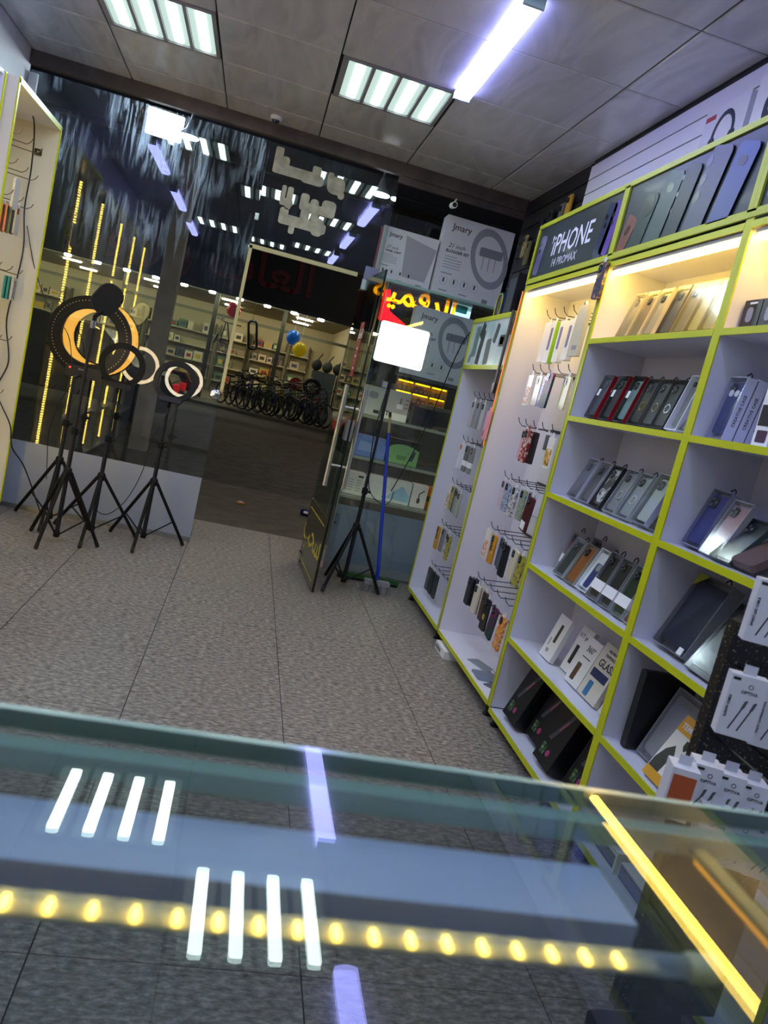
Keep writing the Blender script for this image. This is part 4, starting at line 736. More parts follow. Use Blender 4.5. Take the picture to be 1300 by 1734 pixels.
t = vbox('orange_carton', 'orange box behind the headset carton', 1.46, 1.56, .576, .75, .10, mat('#cf5a1c', .45), 5.72); MB().box((-.05, -.001, .06), (.05, 0, .10)).build('dark_band', INK, t)
# ------------------------------------------------------------------ left hook cabinet
lt = thing('shelf_unit', 'white hook cabinet with yellow edges on the left wall', 'shelf', (-1.752, 4.50, 0))
MB().box((0, 0, .075), (.008, .875, 2.48)).build('back_panel', m_lam, lt)
m_lam2 = mat('#d8d2c4', .35)
for a, zt in ((.857, 2.48), (0, 2.48)):
    s = MB().box((.008, a, .075), (.295, a+.018, zt)).build('side_panel', m_lam2, lt); MB().box((.295, a-.001, .07), (.302, a+.019, zt)).build('edge_strip', YEL, s)
s = MB().box((.008, .018, .055), (.295, .857, .075)).build('shelf_board', m_lam, lt); s = MB().box((.008, .018, 2.46), (.295, .857, 2.48)).build('top_board', m_lam, lt); MB().box((.295, .0, 2.455), (.302, .875, 2.485)).build('edge_strip', YEL, s)
hk2 = MB().tube([(0, 0, 0), (.20, 0, -.012), (.222, 0, .004), (.232, 0, .025)], .0028, 6).mesh('hook', mat('#6b6558', .3, .9))
for k, z in enumerate((2.28, 2.12, 1.95, 1.55, 1.14, .80)):
    t = thing('hook_rail', 'rail of steel hooks on the left wall cabinet, %s from the top' % ['first', 'second', 'third', 'fourth', 'fifth', 'sixth'][k], 'hooks', (-1.742, 4.93, z), group='left hook rails'); MB().box((0, -.35, -.006), (.006, .35, .006)).build('bar', m_hook, t)
    for q in range(4): link('hook', hk2, t, (.006, -.30+.20*q, 0))
def lhang(label, y, z, x, col, h_=.16, w_=.078):
    t = thing('phone_case', label, 'phone case', (x, y, z), (0, 0, PI/2), 'goods hung on the left wall'); m = mat(col, .4) if isinstance(col, str) else col
    MB().prism(rrect(w_, h_, .011, 3, 0, -.018-h_/2), 0, .010, 1).build('shell', m, t); MB().prism(rrect(.02, .026, .004, 2, 0, -.008), .004, .0052, 1).build('hang_tab', WHITEP, t); MB().prism(rrect(.03, .034, .008, 3, -.015, -.044), -.002, 0, 1).build('camera_ring', BLKG, t); return t
for q, (cc, nm) in enumerate((('#6d6a66', 'grey'), ('#3a3a3c', 'charcoal'), ('#7c1d26', 'dark red'), ('#8d8f90', 'silver'), ('#d07a55', 'salmon'), ('#d8895f', 'light salmon'), ('#5d7068', 'grey green'), ('#b5b0aa', 'pale clear'))):
    lhang('%s phone case in the stack hung on the third left rail' % nm, 5.03, 1.93, -1.70+.026*q, cc)
for q, (cc, nm) in enumerate((('#2f8f8c', 'teal card'), ('#2f8f8c', 'second teal card'), ('#c9c5be', 'white framed card'))):
    t = thing('package', '%s hung at the end of the fourth left rail' % nm, 'package', (-1.58+.022*q, 5.23, 1.53), (0, 0, PI/2), 'goods hung on the left wall'); MB().box((-.035, 0, -.15), (.035, .012, -.012)).build('pack', mat(cc, .45), t)
    if q == 2: MB().box((-.026, -.001, -.14), (.026, 0, -.03)).build('printed_picture', pat('pic', ['#3a3a40', '#77757c', '#c9c6c0'], 60), t)
for q in range(3): lhang('%s grey phone case on the fifth left rail' % ['rear', 'middle', 'front'][q], 5.03, 1.12, -1.66+.04*q, ['#8f8a84', '#a5a09a', '#7d7974'][q])
for q in range(2): lhang('%s dark phone case on the lowest left rail' % ['rear', 'front'][q], 5.03, .785, -1.64+.05*q, ['#22242c', '#b7866a'][q])
t = thing('phone_case', 'white rounded phone case at the far left edge below the header', 'phone case', (-1.50, 4.88, 2.06), (0, 0, PI/2)); MB().prism(rrect(.09, .17, .02, 4, 0, -.1), 0, .012, 1).build('shell', mat('#b8bcbc', .3), t)
t = thing('wall_socket', 'small dark socket on the end panel of the left cabinet', 'socket', (-1.56, 5.352, 2.30)); MB().box((-.022, -.006, -.018), (.022, 0, .018)).build('plate', mat('#2a261f', .5), t); MB().box((-.006, -.008, -.006), (.006, -.006, .006)).build('slot', mat('#a59a7a', .4), t)
cable('twisted black cable hanging down the left cabinet end panel', [(-1.62, 5.05, 2.49), (-1.57, 5.2, 2.45), (-1.57, 5.30, 2.2), (-1.58, 5.33, 1.95), (-1.55, 5.33, 1.72), (-1.56, 5.33, 1.5), (-1.58, 5.33, 1.25), (-1.53, 5.33, 1.0), (-1.57, 5.33, .8), (-1.46, 5.33, .60), (-1.44, 5.38, .45), (-1.35, 5.42, .32), (-1.20, 5.42, .03)], .0045)
cable('thin black cable crossing from the left cabinet to the large ring light', [(-1.55, 5.33, 1.85), (-1.47, 5.36, 1.60), (-1.36, 5.38, 1.40), (-1.22, 5.40, 1.25), (-1.16, 5.38, 1.05)], .003)
t = thing('cable_adapter', 'dark power adapter on top of the left cabinet', 'adapter', (-1.56, 5.10, 2.483)); MB().prism(rrect(.07, .12, .012), 0, .04, 2).build('body', BLACK, t); MB().box((-.02, .06, .01), (.02, .075, .03)).build('plug', GREYP, t)
# further left wall cabinets with LED strips; the camera sees them as reflections in the window
for q, y0 in enumerate((3.63, 2.64, 1.80, 1.00)):
    y1 = (4.49, 3.62, 2.63, 1.79)[q]; t = thing('shelf_unit', 'left wall cabinet mirrored in the shop window only, %s from the window' % ['second', 'third', 'fourth', 'fifth'][q], 'shelf', (-1.752, y0, 0), group='left wall cabinets behind the view'); L = y1-y0
    MB().box((0, 0, .075), (.008, L, 2.48)).build('back_panel', m_lam, t)
    for a in (0, L-.018):
        s = MB().box((.008, a, .07), (.235, a+.018, 2.48)).build('side_panel', m_lam, t); MB().box((.235, a, .07), (.242, a+.018, 2.48)).build('edge_strip', YEL, s)
    for z in (.075, .5, .95, 1.4, 1.85, 2.48): MB().box((.008, .018, z-.018), (.23, L-.018, z)).build('shelf_board', m_lam, t)
m_led = mat('#fff0c0', .4, emit=18., ecol='#ffd75e')
for q, y in enumerate((4.519, 3.649, 2.659, 1.819, 1.019)):
    t = thing('led_strip', 'vertical warm LED strip mirrored in the shop window, %s' % ['leftmost and tallest', 'second from the left', 'third from the left', 'fourth from the left', 'rightmost and shortest'][q], 'light', (-1.60, y, 0), group='vertical LED strips on the left wall'); MB().box((-.012, 0, .10), (.012, .004, 2.45)).build('channel', ALU, t)
    b = MB()
    for k in range(112): b.box((-.010, .004, .12+.0205*k), (.010, .007, .12+.0205*k+.0135))
    tag(b.build('led_row', m_led, t), kind='stuff')
# ------------------------------------------------------------------ glass counter under the camera
ZT = 1.14
m_gedge = mat('#5f8f7c', .12, coat=.6); CG = glass('counter_glass', '#e6ebec', .028); m_wood = mat('#cfd0da', .35)
GEDGE = mat('#a9c6b6', .15, coat=.6)
def counter(label, x0, x1, y0=-.28, y1=.41):
    t = thing('glass_counter', label, 'counter', (x0, y0, 0)); W_, D_ = x1-x0, y1-y0
    MB().box((0, 0, ZT-.010), (W_, D_-.004, ZT)).build('top_pane', CG, t)
    MB().box((0, D_-.004, ZT-.0115), (W_, D_, ZT)).box((0, D_-.022, ZT-.024), (W_, D_-.010, ZT-.0115)).build('green_edge', GEDGE, t)
    MB().box((0, D_-.020, .62), (W_, D_-.012, ZT-.024)).build('front_pane', CG, t)
    for a in (0, W_-.008): MB().box((a, .0, .62), (a+.008, D_-.022, ZT-.0115)).build('side_pane', CG, t)
    MB().box((.0, .0, 0), (W_, D_, .06)).build('plinth', DARK, t); MB().box((0, D_-.02, .06), (W_, D_, .62)).build('front_panel', m_wood, t); MB().box((0, 0, .06), (.018, D_-.02, .62)).box((W_-.018, 0, .06), (W_, D_-.02, .62)).build('base_side', m_wood, t)
    return t
c1 = counter('long glass display counter in the foreground', -1.30, 1.00); c2 = c1
MB().box((1.600, .02, .62), (1.606, .66, ZT-.012)).build('partition_pane', CG, c1)
MB().box((0, .606, ZT-.052), (1.55, .654, ZT-.030)).build('support_rail', mat('#c5cfe8', .35), c1)
# LED tube inside the counter
t = thing('led_tube', 'clear LED tube with yellow dots under the front of the counter glass', 'light', (-1.25, .286, ZT-.020))
MB().tube([(0, 0, 0), (1.50, 0, 0)], .0052, 14).build('sleeve', glass('led_sleeve', '#fff8e6', .06, .12, haze=.40), t, True); MB().lathe([(.0055, 0), (.0068, .002), (.0068, .014), (.005, .016)], 14, Matrix.Translation((1.50, 0, 0)) @ Matrix.Rotation(PI/2, 4, 'Y')).build('end_cap', mat('#d8cfa4', .35), t, True)
MB().box((.0, -.004, -.0015), (1.485, .004, -.0005)).build('strip_board', mat('#e8dfb8', .5), t)
led = MB().box((-.0011, -.0036, 0), (.0011, .0036, .0016)).mesh('led_chip', mat('#ffe9a8', .4, emit=12., ecol='#ffcf55'))
for k in range(88): link('led_chip', led, t, (.012+.0167*k, 0, -.0004))
t = thing('led_strip', 'glowing orange LED strip along the joint of the two counters', 'light', (.318, -.20, ZT-.020))
MB().box((-.005, 0, .0), (.005, .585, .004)).build('channel', ALU, t); MB().prism([(-.0042, 0), (-.003, -.004), (.003, -.004), (.0042, 0)], .003, .580, 1).build('diffuser', mat('#ffce6a', .4, emit=1.3, ecol='#ff9d1e'), t)
# white posts and goods in the right-hand counter
for q, (x, y) in enumerate(((.50, .30), (.36, .12))):
    t = thing('shelf_bracket', 'slim white upright inside the right counter, %s' % ['far', 'near'][q], 'bracket', (x, y, .62)); MB().box((-.006, -.006, 0), (.006, .006, .48)).build('post', mat('#dfe3dc', .4), t); MB().box((-.012, -.012, 0), (.012, .012, .006)).build('foot_plate', ALU, t)
MB().box((1.61, .0, .60), (2.28, .66, .62)).build('floor_board', m_lam, c1)
for q, (x, y, sx, sy, sz, cc) in enumerate(((.44, .33, .10, .06, .11, '#d8bfa4'), (.58, .33, .11, .06, .13, '#c9c3bd'), (.74, .32, .12, .07, .16, '#d9b9a0'), (.52, .20, .10, .07, .09, '#e0dcd6'), (.68, .18, .11, .07, .12, '#b9a08a'), (.84, .20, .10, .08, .15, '#d5cfc8'))):
    t = carton('accessory_box', 'small accessory box inside the right counter, %s' % ['far left', 'far middle', 'far right', 'near left', 'near middle', 'near right'][q], 'box', (x, y-sy/2, .6205), (sx, sy, sz), mat(cc, .5), (0, 0, .15*(q % 3-1)), 'boxes inside the right counter'); MB().box((-sx*.35, -.0008, sz*.3), (sx*.35, 0, sz*.7)).build('label', mat(['#a86a4a', '#4a5a7a', '#c98a5a', '#5a5a62', '#7a3a3a', '#8a8a92'][q], .5), t)
# ------------------------------------------------------------------ black rack of boxed cables by the right counter
m_spark = nmat('sparkle_board', ['#08080a', '#0b0b0d', '#0b0b0d', '#9a8a62'], 130, .35, (1, 1, 1), 1, lo=.3, hi=.76)
t = thing('cable_rack', 'black speckled display rack with hooks beside the right counter', 'rack', (1.25, 1.40, 0), (0, 0, .0))
MB().box((-.17, 0, .12), (.09, .03, 1.06)).build('board', m_spark, t); MB().prism(rrect(.26, .22, .03, 4, -.04, 0), 0, .02, 2).build('base', BLACK, t); MB().box((-.09, .005, .02), (.01, .025, .12)).build('stem', BLACK, t)
hk3 = MB().tube([(0, 0, 0), (0, -.19, -.006), (0, -.205, .004), (0, -.212, .020)], .0034, 6).mesh('hook', BLACK)
for z in (1.035, .965, .80, .70):
    for x in (-.13, -.05, .04): link('hook', hk3, t, (x, 0, z))
m_ob = mat('#dcdce2', .4)
def cablebox(label, x, y, z, title, wd=.066, h_=.118, d_=.030, yaw=-.35, orange=False):
    b = thing('cable_box', label, 'box', (x, y, z), (0, .0, yaw), 'boxed cables on the black rack'); MB().box((-wd/2, 0, -h_), (wd/2, d_, 0)).build('body', m_ob, b); MB().box((-.012, d_*.5, 0), (.012, d_*.5+.001, .018)).build('hang_tab', mat('#c9cad2', .4), b)
    if orange: MB().box((-wd/2+.004, -.0008, -h_+.01), (wd/2-.004, 0, -.012)).build('orange_window', mat('#b5562a', .4), b); return b
    text('OPTIVA', .0085, INK, b, (.004, -.0006, -.030)); MB().annulus(.0045, .0036, -.0008, 0, 16, .004, -.018).build('printed_logo', INK, b); title and text(title, .0065, INK, b, (-wd/2+.007, -.0006, -h_*.52), Matrix(((0, -1, 0), (0, 0, -1), (1, 0, 0))).to_euler())
    for s in (-.004, .012):
        MB().tube([(s-.010, -.0006, -h_+.014), (s+.004, -.0006, -.060)], .0013, 5, M=Matrix.Diagonal((1, .4, 1, 1))).build('printed_cable', INK, b); MB().prism([(s+.001, -.062), (s+.0065, -.060), (s+.0105, -.044), (s+.005, -.046)], -.001, 0, 1).build('printed_plug', mat('#55565c', .4), b)
    MB().box((-wd/2+.003, -.0008, -.010), (-wd/2+.016, 0, -.005)).build('printed_flag', INK, b); return b
cablebox('white cable box lettered smart LED cable at the top of the black rack', .986, 1.20, 1.186, 'SMART LED CABLE'); cablebox('white cable box at the right edge on the top hooks of the black rack', 1.066, 1.20, 1.186, 'SMART LED CABLE')
cablebox('white cable box lettered elbow cable on the second hooks of the black rack', .982, 1.19, 1.006, 'ELBOW CABLE'); cablebox('white cable box right of the elbow cable box on the black rack', 1.057, 1.19, .994, 'FLEXY CONDUCTOR'); cablebox('white cable box at the right end of the second hooks of the black rack', 1.132, 1.19, .984, 'FLEXY CONDUCTOR')
cablebox('white box with an orange window on the low hooks of the black rack', .905, 1.18, .815, '', .05, .10, .05, orange=True)
for q in range(3): cablebox('plain white cable box on the low hooks of the black rack, %s' % ['left', 'middle', 'right'][q], .965+.055*q, 1.20, .82-.012*q, '', .05, .10, .05)
for q in range(3): cablebox('white cable box on the lowest hooks of the black rack, %s' % ['left', 'middle', 'right'][q], .98+.06*q, 1.16, .755-.012*q, '', .055, .10, .04)
# ------------------------------------------------------------------ outside: pavement, street, lamps
m_asph = nmat('asphalt', ['#2a2824', '#3a3731', '#45413a'], 6, .85, (1, 1, 1), 8, .2, .35, .7)
m_pave = nmat('pavement_dust', ['#4a453b', '#5d574a'], 5, .85, detail=7)
tag(struct('floor_street', MB().box((-30, 8.6, -.12), (30, 21.4, -.02)), m_asph), 'dark asphalt street outside', 'street')
tag(struct('floor_pavement', MB().box((-30, 6.42, -.12), (30, 8.6, -.005)), m_pave), 'dusty pavement just outside the doorway', 'pavement')
tag(struct('floor_kerb', MB().box((-30, 21.4, -.12), (30, 23.2, .06)).box((-30, 21.35, -.12), (30, 21.42, .05)), nmat('kerb', ['#6b6553', '#7d7763'], 3, .8)), 'raised pale pavement in front of the opposite shop', 'pavement')
t = thing('canopy', 'dark canopy slab over the pavement outside the window', 'canopy', (0, 6.4, 0)); MB().box((-6, -.75, 3.03), (6, .8, 3.11)).build('slab', mat('#1e2c4a', .7), t); MB().box((-6, .80, 2.99), (6, .86, 3.15)).build('fascia', mat('#101319', .6), t)
def bulb(label, x, y, z):
    t = thing('hanging_lamp', label, 'lamp', (x, y, z), group='outdoor canopy lamps'); MB().lathe([(.075, 0), (.072, .016), (.030, .055), (.022, .09), (.012, .12)], 20).build('shade', mat('#c9ccd2', .3, .3), t, True); MB().lathe([(.068, -.006), (.070, 0), (.068, .004)], 20).build('bulb', mat('#ffffff', .4, emit=14., ecol='#eaf4ff'), t); MB().tube([(0, 0, .11), (0, 0, 3.029-z)], .009, 8).build('stem', GREYP, t)
bulb('round white lamp hanging outside above the doorway', .62, 5.90, 2.765); bulb('round white lamp hanging outside next to the floodlight', -.80, 6.1, 2.82)
t = thing('floodlight', 'dazzling square floodlight under the canopy outside the window', 'floodlight', (-1.01, 6.30, 2.90), (math.radians(18), 0, .12)); MB().box((-.14, 0, -.10), (.14, .05, .10)).build('housing', DARK, t); MB().prism(rrect(.26, .18, .01), -.003, 0, 1).build('lens', mat('#ffffff', .4, emit=60., ecol='#e6f3ff'), t); MB().tube([(-.15, .02, 0), (-.15, .02, .07), (.15, .02, .07), (.15, .02, 0)], .008, 6).build('bracket', DARK, t)
t = thing('street_column', 'beige square column standing outside the window', 'column', (-.985, 8.05, 0)); MB().box((-.085, -.085, -.01), (.085, .085, 3.4)).build('shaft', nmat('column_plaster', ['#8a8072', '#a0968a'], 4, .8), t); MB().box((-.10, -.10, -.02), (.10, .10, .25)).build('foot', mat('#4d463d', .8), t)
t = thing('drink_can', 'crushed blue can lying on the pavement outside the door', 'can', (.78, 7.62, .03), (PI/2, .2, 1.3)); MB().lathe([(.024, -.055), (.032, -.045), (.032, .045), (.024, .055)], 12).build('body', mat('#23256e', .35, .5), t, True); MB().lathe([(.022, .055), (.022, .057)], 12).build('lid', ALU, t); MB().box((-.0325, -.012, -.02), (-.031, .012, .025)).build('white_mark', WHITEP, t)
t = thing('paper_scrap', 'small orange and white scrap on the pavement', 'litter', (.12, 7.55, 0)); MB().prism([(-.05, -.03), (.04, -.04), (.06, .02), (-.02, .04)], 0, .012, 2).build('paper', mat('#b8702c', .6), t); MB().box((-.02, -.01, .012), (.02, .02, .018)).build('fold', WHITEP, t)
# ------------------------------------------------------------------ opposite toy and bicycle shop
YO = 23.2
ob = thing('toy_shop', 'lit toy and bicycle shop across the street under a dark fascia', 'building', (0, YO, 0))
m_in = mat('#b3aa8c', .7); m_in2 = mat('#8a8268', .7)
MB().box((-12, 5.2, .06), (2.55, 5.3, 3.1)).build('back_wall', m_in, ob); MB().box((-12, .15, .0), (2.55, 5.2, .06)).build('shop_floor', mat('#6f6a58', .6), ob); MB().box((-12, .0, 3.06), (2.55, 5.2, 3.12)).build('shop_ceiling', m_in2, ob)
for x in (-12, 2.45): MB().box((x, 0, .06), (x+.10, 5.2, 3.1)).build('side_wall', m_in, ob)
MB().box((-12, -.3, 3.12), (3.0, .0, 7.5)).build('fascia', mat('#03050b', .5), ob); MB().box((-12, -.5, 3.06), (3.0, -.3, 3.16)).build('soffit_lip', mat('#1d211f', .5), ob)
for x in (-9.2, -6.6, -4.0, -1.45, .52): MB().box((x-.06, -.02, .06), (x+.06, .08, 3.06)).build('mullion', mat('#5b563f', .5), ob)
MB().box((-12, .0, 2.45), (2.5, .05, 2.53)).build('transom', mat('#7d775a', .5), ob)
for x0, x1 in ((-12, -9.3), (-9.1, -6.7), (-6.5, -4.1), (-3.9, -1.5)): MB().box((x0, .02, .06), (x1, .035, 2.45)).build('shop_pane', GLASS, ob)
m_red = mat('#3a070a', .5, emit=.012, ecol='#a01018')
text('\uFE8F\uFE8E\uFECC\uFEDF\u0627', 1.3, m_red, ob, (-.35, -.32, 3.95), depth=.03, bold=.02); text('\uFEED', 1.5, m_red, ob, (-2.6, -.32, 3.95), depth=.03, bold=.02); text('\uFEED\u0644', 1.3, m_red, ob, (-3.9, -.32, 3.95), depth=.03, bold=.02)
sp = MB().lathe([(.075, .0), (.10, .02), (.09, .06)], 10).mesh('spotlight', mat('#ffffff', .4, emit=22., ecol='#f4fff2'))
for k in range(15): link('spotlight', sp, ob, (-9.4+.78*k, -.42, 3.0))
for k in range(6):
    for yy in (1.2, 3.4): MB().box((-10.6+2.3*k, yy, 3.03), (-10.1+2.3*k, yy+.05, 3.06)).build('tube_light', mat('#fffbe6', .4, emit=90., ecol='#fff0c4'), ob)
m_sh = mat('#c4bda0', .6); ORD = ['first', 'second', 'third', 'fourth', 'fifth', 'sixth', 'seventh', 'eighth', 'ninth', 'tenth', 'eleventh', 'twelfth', 'thirteenth', 'fourteenth', 'fifteenth', 'sixteenth']
TC = [('cream', '#d0cab4'), ('tan', '#b8aa8c'), ('grey', '#8c8a7c'), ('white', '#dcd8c8'), ('red', '#9c4a3c'), ('navy', '#4a4f6a'), ('yellow', '#b89c4a'), ('green', '#5a7a5a'), ('peach', '#d9c0a8')]
racks = []
for q, (x0, x1, yy) in enumerate(((-.3, .95, 4.85), (1.05, 1.75, 4.85), (-1.45, -.45, 4.85), (-3.9, -1.6, 4.85), (-6.5, -4.1, 4.85), (-9.0, -6.7, 4.85))):
    t = thing('wall_shelf', 'wall shelves inside the opposite shop, %s' % ['behind the blue balloon', 'right of the blue balloon', 'behind the hanging frame', 'behind the left column', 'at the left behind the ring lights', 'farthest left'][q], 'shelf', (x0, YO+yy, .06), group='shelves in the opposite shop')
    for z in (.45, .95, 1.45, 1.95): MB().box((0, 0, z-.03), (x1-x0, .34, z)).build('shelf_board', m_sh, t)
    for x in (0, x1-x0-.03): MB().box((x, .01, 0), (x+.03, .34, 2.35)).build('side_panel', mat('#57523f', .6), t)
    racks.append((x0, x1, yy))
    for z in (.45, .95, 1.45, 1.95):
        x = x0+.08; n = 0
        while x < x1-.42:
            w_ = rnd.uniform(.16, .34); h_ = rnd.uniform(.18, .36)
            tcol, thex = rnd.choice(TC)
            if rnd.random() < .85:
                bt = thing('toy_box', '%s boxed toy, %s shelf of the opposite shop\'s %s rack, %s from left' % (tcol, {.45: 'lowest', .95: 'second', 1.45: 'third', 1.95: 'top'}[z], ['balloon', 'right', 'hoop', 'column', 'ring light', 'far left'][q], ORD[n]), 'box', (x+w_/2, YO+yy+.05, z+.061), group='boxed toys in the opposite shop'); MB().box((-w_/2, 0, 0), (w_/2, .2, h_)).build('body', mat(thex, .6), bt); MB().box((-w_*.3, -.004, h_*.25), (w_*.3, 0, h_*.7)).build('print', mat(rnd.choice(['#d8d0b4', '#a0382c', '#3a4a6a', '#c9a83c', '#3f3d36']), .6), bt)
            x += w_+.04; n += 1
# balloons
for (lb, x, y, z, cc) in (('blue balloon hanging at the opposite shop front', .86, YO-.34, 2.36, '#1d64b8'), ('yellow balloon hanging below the blue one', 1.10, YO-.49, 2.07, '#d8b80e'), ('red balloon hanging left of the doorway view', -.93, YO-.45, 2.70, '#b01c24')):
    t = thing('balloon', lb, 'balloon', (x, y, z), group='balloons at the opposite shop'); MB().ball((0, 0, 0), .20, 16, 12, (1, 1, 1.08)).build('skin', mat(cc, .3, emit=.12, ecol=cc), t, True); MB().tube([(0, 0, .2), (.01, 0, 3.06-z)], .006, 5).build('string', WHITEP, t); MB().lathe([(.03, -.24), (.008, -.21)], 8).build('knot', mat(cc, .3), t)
# bicycles on the kerb
m_ty = mat('#0e0e10', .6); BC = ['#2b2c2e', '#4a2f7a', '#30464c', '#5d7a2c', '#2f4a6a', '#8a6c24', '#46484c', '#8aa02c', '#2c4470', '#50545a', '#7d2f34', '#34505a']
def bike_meshes(cc):
    m = mat(cc, .3, .3); R = .29; P = {}
    P['frame'] = MB().tube([(-.46, 0, R), (-.16, 0, .30), (-.20, 0, .66)], .014, 6).tube([(-.16, 0, .30), (.36, 0, .66)], .018, 6).tube([(-.19, 0, .60), (.35, 0, .72)], .016, 6).tube([(-.46, 0, R), (-.19, 0, .60)], .010, 6)
    P['fork'] = MB().tube([(.50, .04, R), (.40, .04, .58), (.34, 0, .82)], .012, 6).tube([(.50, -.04, R), (.40, -.04, .58), (.36, 0, .70)], .012, 6)
    P['handlebar'] = MB().tube([(.36, .27, .90), (.37, .15, .93), (.34, 0, .84), (.37, -.15, .93), (.36, -.27, .90)], .013, 6)
    P['saddle'] = MB().prism([(-.32, -.07), (-.22, -.08), (-.05, -.025), (-.05, .025), (-.22, .08), (-.32, .07)], .74, .79, 2).tube([(-.20, 0, .62), (-.21, 0, .75)], .012, 6)
    P['crank'] = MB().torus((-.16, .03, .30), .07, .008, 14, 5).tube([(-.16, .05, .30), (-.06, .06, .22)], .009, 5).tube([(-.16, -.05, .30), (-.26, -.06, .38)], .009, 5)
    return {k: b.mesh(k, BLACK if k in ('saddle', 'handlebar') else m, True) for k, b in P.items()}
wh = MB().torus((0, 0, 0), .275, .021, 26, 6).mesh('tyre', m_ty, True); rimb = MB().torus((0, 0, 0), .238, .008, 24, 4)
for q in range(10):
    a = PI*q/10*2; rimb.tube([(0, .012*(-1)**q, 0), (.235*math.cos(a), 0, .235*math.sin(a))], .0022, 3, cap=False)
rimb.tube([(0, -.04, 0), (0, .04, 0)], .018, 8); rim = rimb.mesh('rim', mat('#9da2a8', .3, .8))
for k in range(12):
    t = thing('bicycle', 'parked bicycle in the row across the street, %s from the left' % ['first', 'second', 'third', 'fourth', 'fifth', 'sixth', 'seventh', 'eighth', 'ninth', 'tenth', 'eleventh', 'twelfth'][k], 'bicycle', (-.50+.215*k, 22.15, .06), (0, 0, math.radians(-56+[3, -4, 2, 5, -3, 0, 4, -5, 2, -2, 5, -3][k])), 'bicycles parked in a row'); sc_ = 1.08+.03*[0, 3, 1, 4, 2, 0, 3, 1, 4, 2, 0, 3][k]; t.scale = (sc_, sc_, sc_)
    for nm, me in bike_meshes(BC[k]).items(): link(nm, me, t)
    for x in (-.46, .50):
        w_ = link('wheel', wh, t, (x, 0, .298)); link('rim', rim, w_)
t = thing('hanging_bicycle', 'small dark bicycle frame hung in the opposite shop window', 'bicycle', (-.55, YO-.2, 1.75), (0, -1.25, .4))
for nm, me in bike_meshes('#17181b').items(): link(nm, me, t)
t2 = thing('hanging_ring', 'dark oblong hoop hanging at the opposite shop front', 'hoop', (-.28, YO-.35, 2.15), (0, -.22, .5)); P = rrect(.26, .78, .10, 5); MB().tube([(p[0], 0, p[1]) for p in P]+[(P[0][0], 0, P[0][1])], .035, 8).build('hoop', BLACK, t2, True); MB().tube([(0, 0, .39), (.1, 0, .9)], .006, 5).build('string', BLACK, t2)
t = thing('standing_fan', 'dark round standing fan inside the opposite shop doorway', 'fan', (1.70, YO-.14, .06)); MB().torus((0, 0, 1.05), .20, .07, 22, 8).build('guard', mat('#26271f', .6), t, True); MB().tube([(0, 0, .02), (0, 0, .82)], .03, 8).build('pole', mat('#2b2c26', .5), t); MB().lathe([(.22, 0), (.22, .03), (.05, .05)], 16).build('base', mat('#2b2c26', .5), t); MB().tube([(0, -.03, 1.05), (0, .03, 1.05)], .07, 12).build('hub', mat('#8a8a80', .5), t)
t = thing('red_disc', 'red round toy standing behind the bicycles', 'toy', (1.22, YO-.14, .75)); MB().tube([(0, 0, .32), (0, .06, .32)], .20, 20).build('disc', mat('#a8342e', .5), t); MB().box((-.05, .0, -.68), (.05, .06, .15)).build('stand', GREYP, t); MB().box((-.16, -.01, .30), (.16, 0, .34)).build('stripe', mat('#c9b8a0', .5), t)
t = thing('white_carton', 'white carton with a red print beside the bicycles', 'box', (2.50, 22.2, .06)); MB().box((-.25, 0, 0), (.25, .4, .62)).build('body', mat('#b5b09c', .6), t); MB().box((-.12, -.006, .22), (.12, 0, .40)).build('red_print', mat('#a82a20', .5), t)
t = thing('grey_cabinet', 'grey metal cabinet just inside the opposite shop', 'cabinet', (2.02, YO+.3, .06)); MB().box((-.36, 0, 0), (.36, .5, 1.55)).build('body', mat('#5a635c', .4), t); MB().box((-.34, -.01, .05), (-.01, 0, 1.5)).box((.01, -.01, .05), (.34, 0, 1.5)).build('door', mat('#66706a', .4), t)
for q, (x, cc) in enumerate(((1.75, '#3a3c34'), (2.08, '#5d5f52'), (2.41, '#44463c'))):
    t = thing('stacked_toy', 'dark bundle on top of the grey cabinet, %s' % ['left', 'middle', 'right'][q], 'toy', (x, YO+.35, 1.62)); MB().ball((0, .1, .16), .16, 10, 7, (1, 1, 1.1)).build('bundle', mat(cc, .7), t, True); MB().tube([(0, .1, .30), (.12, .1, .52)], .02, 6).build('handle', mat(cc, .7), t)
t = thing('pink_bag', 'pink hanging bag at the left of the opposite shop', 'bag', (-2.75, YO-.6, 1.55)); MB().prism(rrect(.42, .48, .08, 4), 0, .16, 1).build('body', mat('#8e1f45', .5, emit=.05), t); MB().tube([(-.12, .08, .24), (-.08, .08, .95), (.08, .08, .95), (.12, .08, .24)], .012, 6).build('strap', mat('#a5523a', .5), t)
t = thing('toy_car', 'red toy car on display in the opposite shop', 'toy', (-1.95, YO-.6, .06)); MB().prism([(-.55, .15), (.55, .15), (.6, .35), (.25, .42), (.10, .62), (-.25, .62), (-.5, .40), (-.6, .38)], -.25, .25, 1).build('body', mat('#a02416', .35), t)
for x in (-.33, .36):
    for y in (-.27, .20): MB().tube([(x, y, .13), (x, y+.07, .13)], .13, 14).build('wheel', m_ty, t)
MB().prism([(-.22, .44), (.16, .44), (.08, .58), (-.2, .58)], -.26, .26, 1).build('window', BLKG, t)
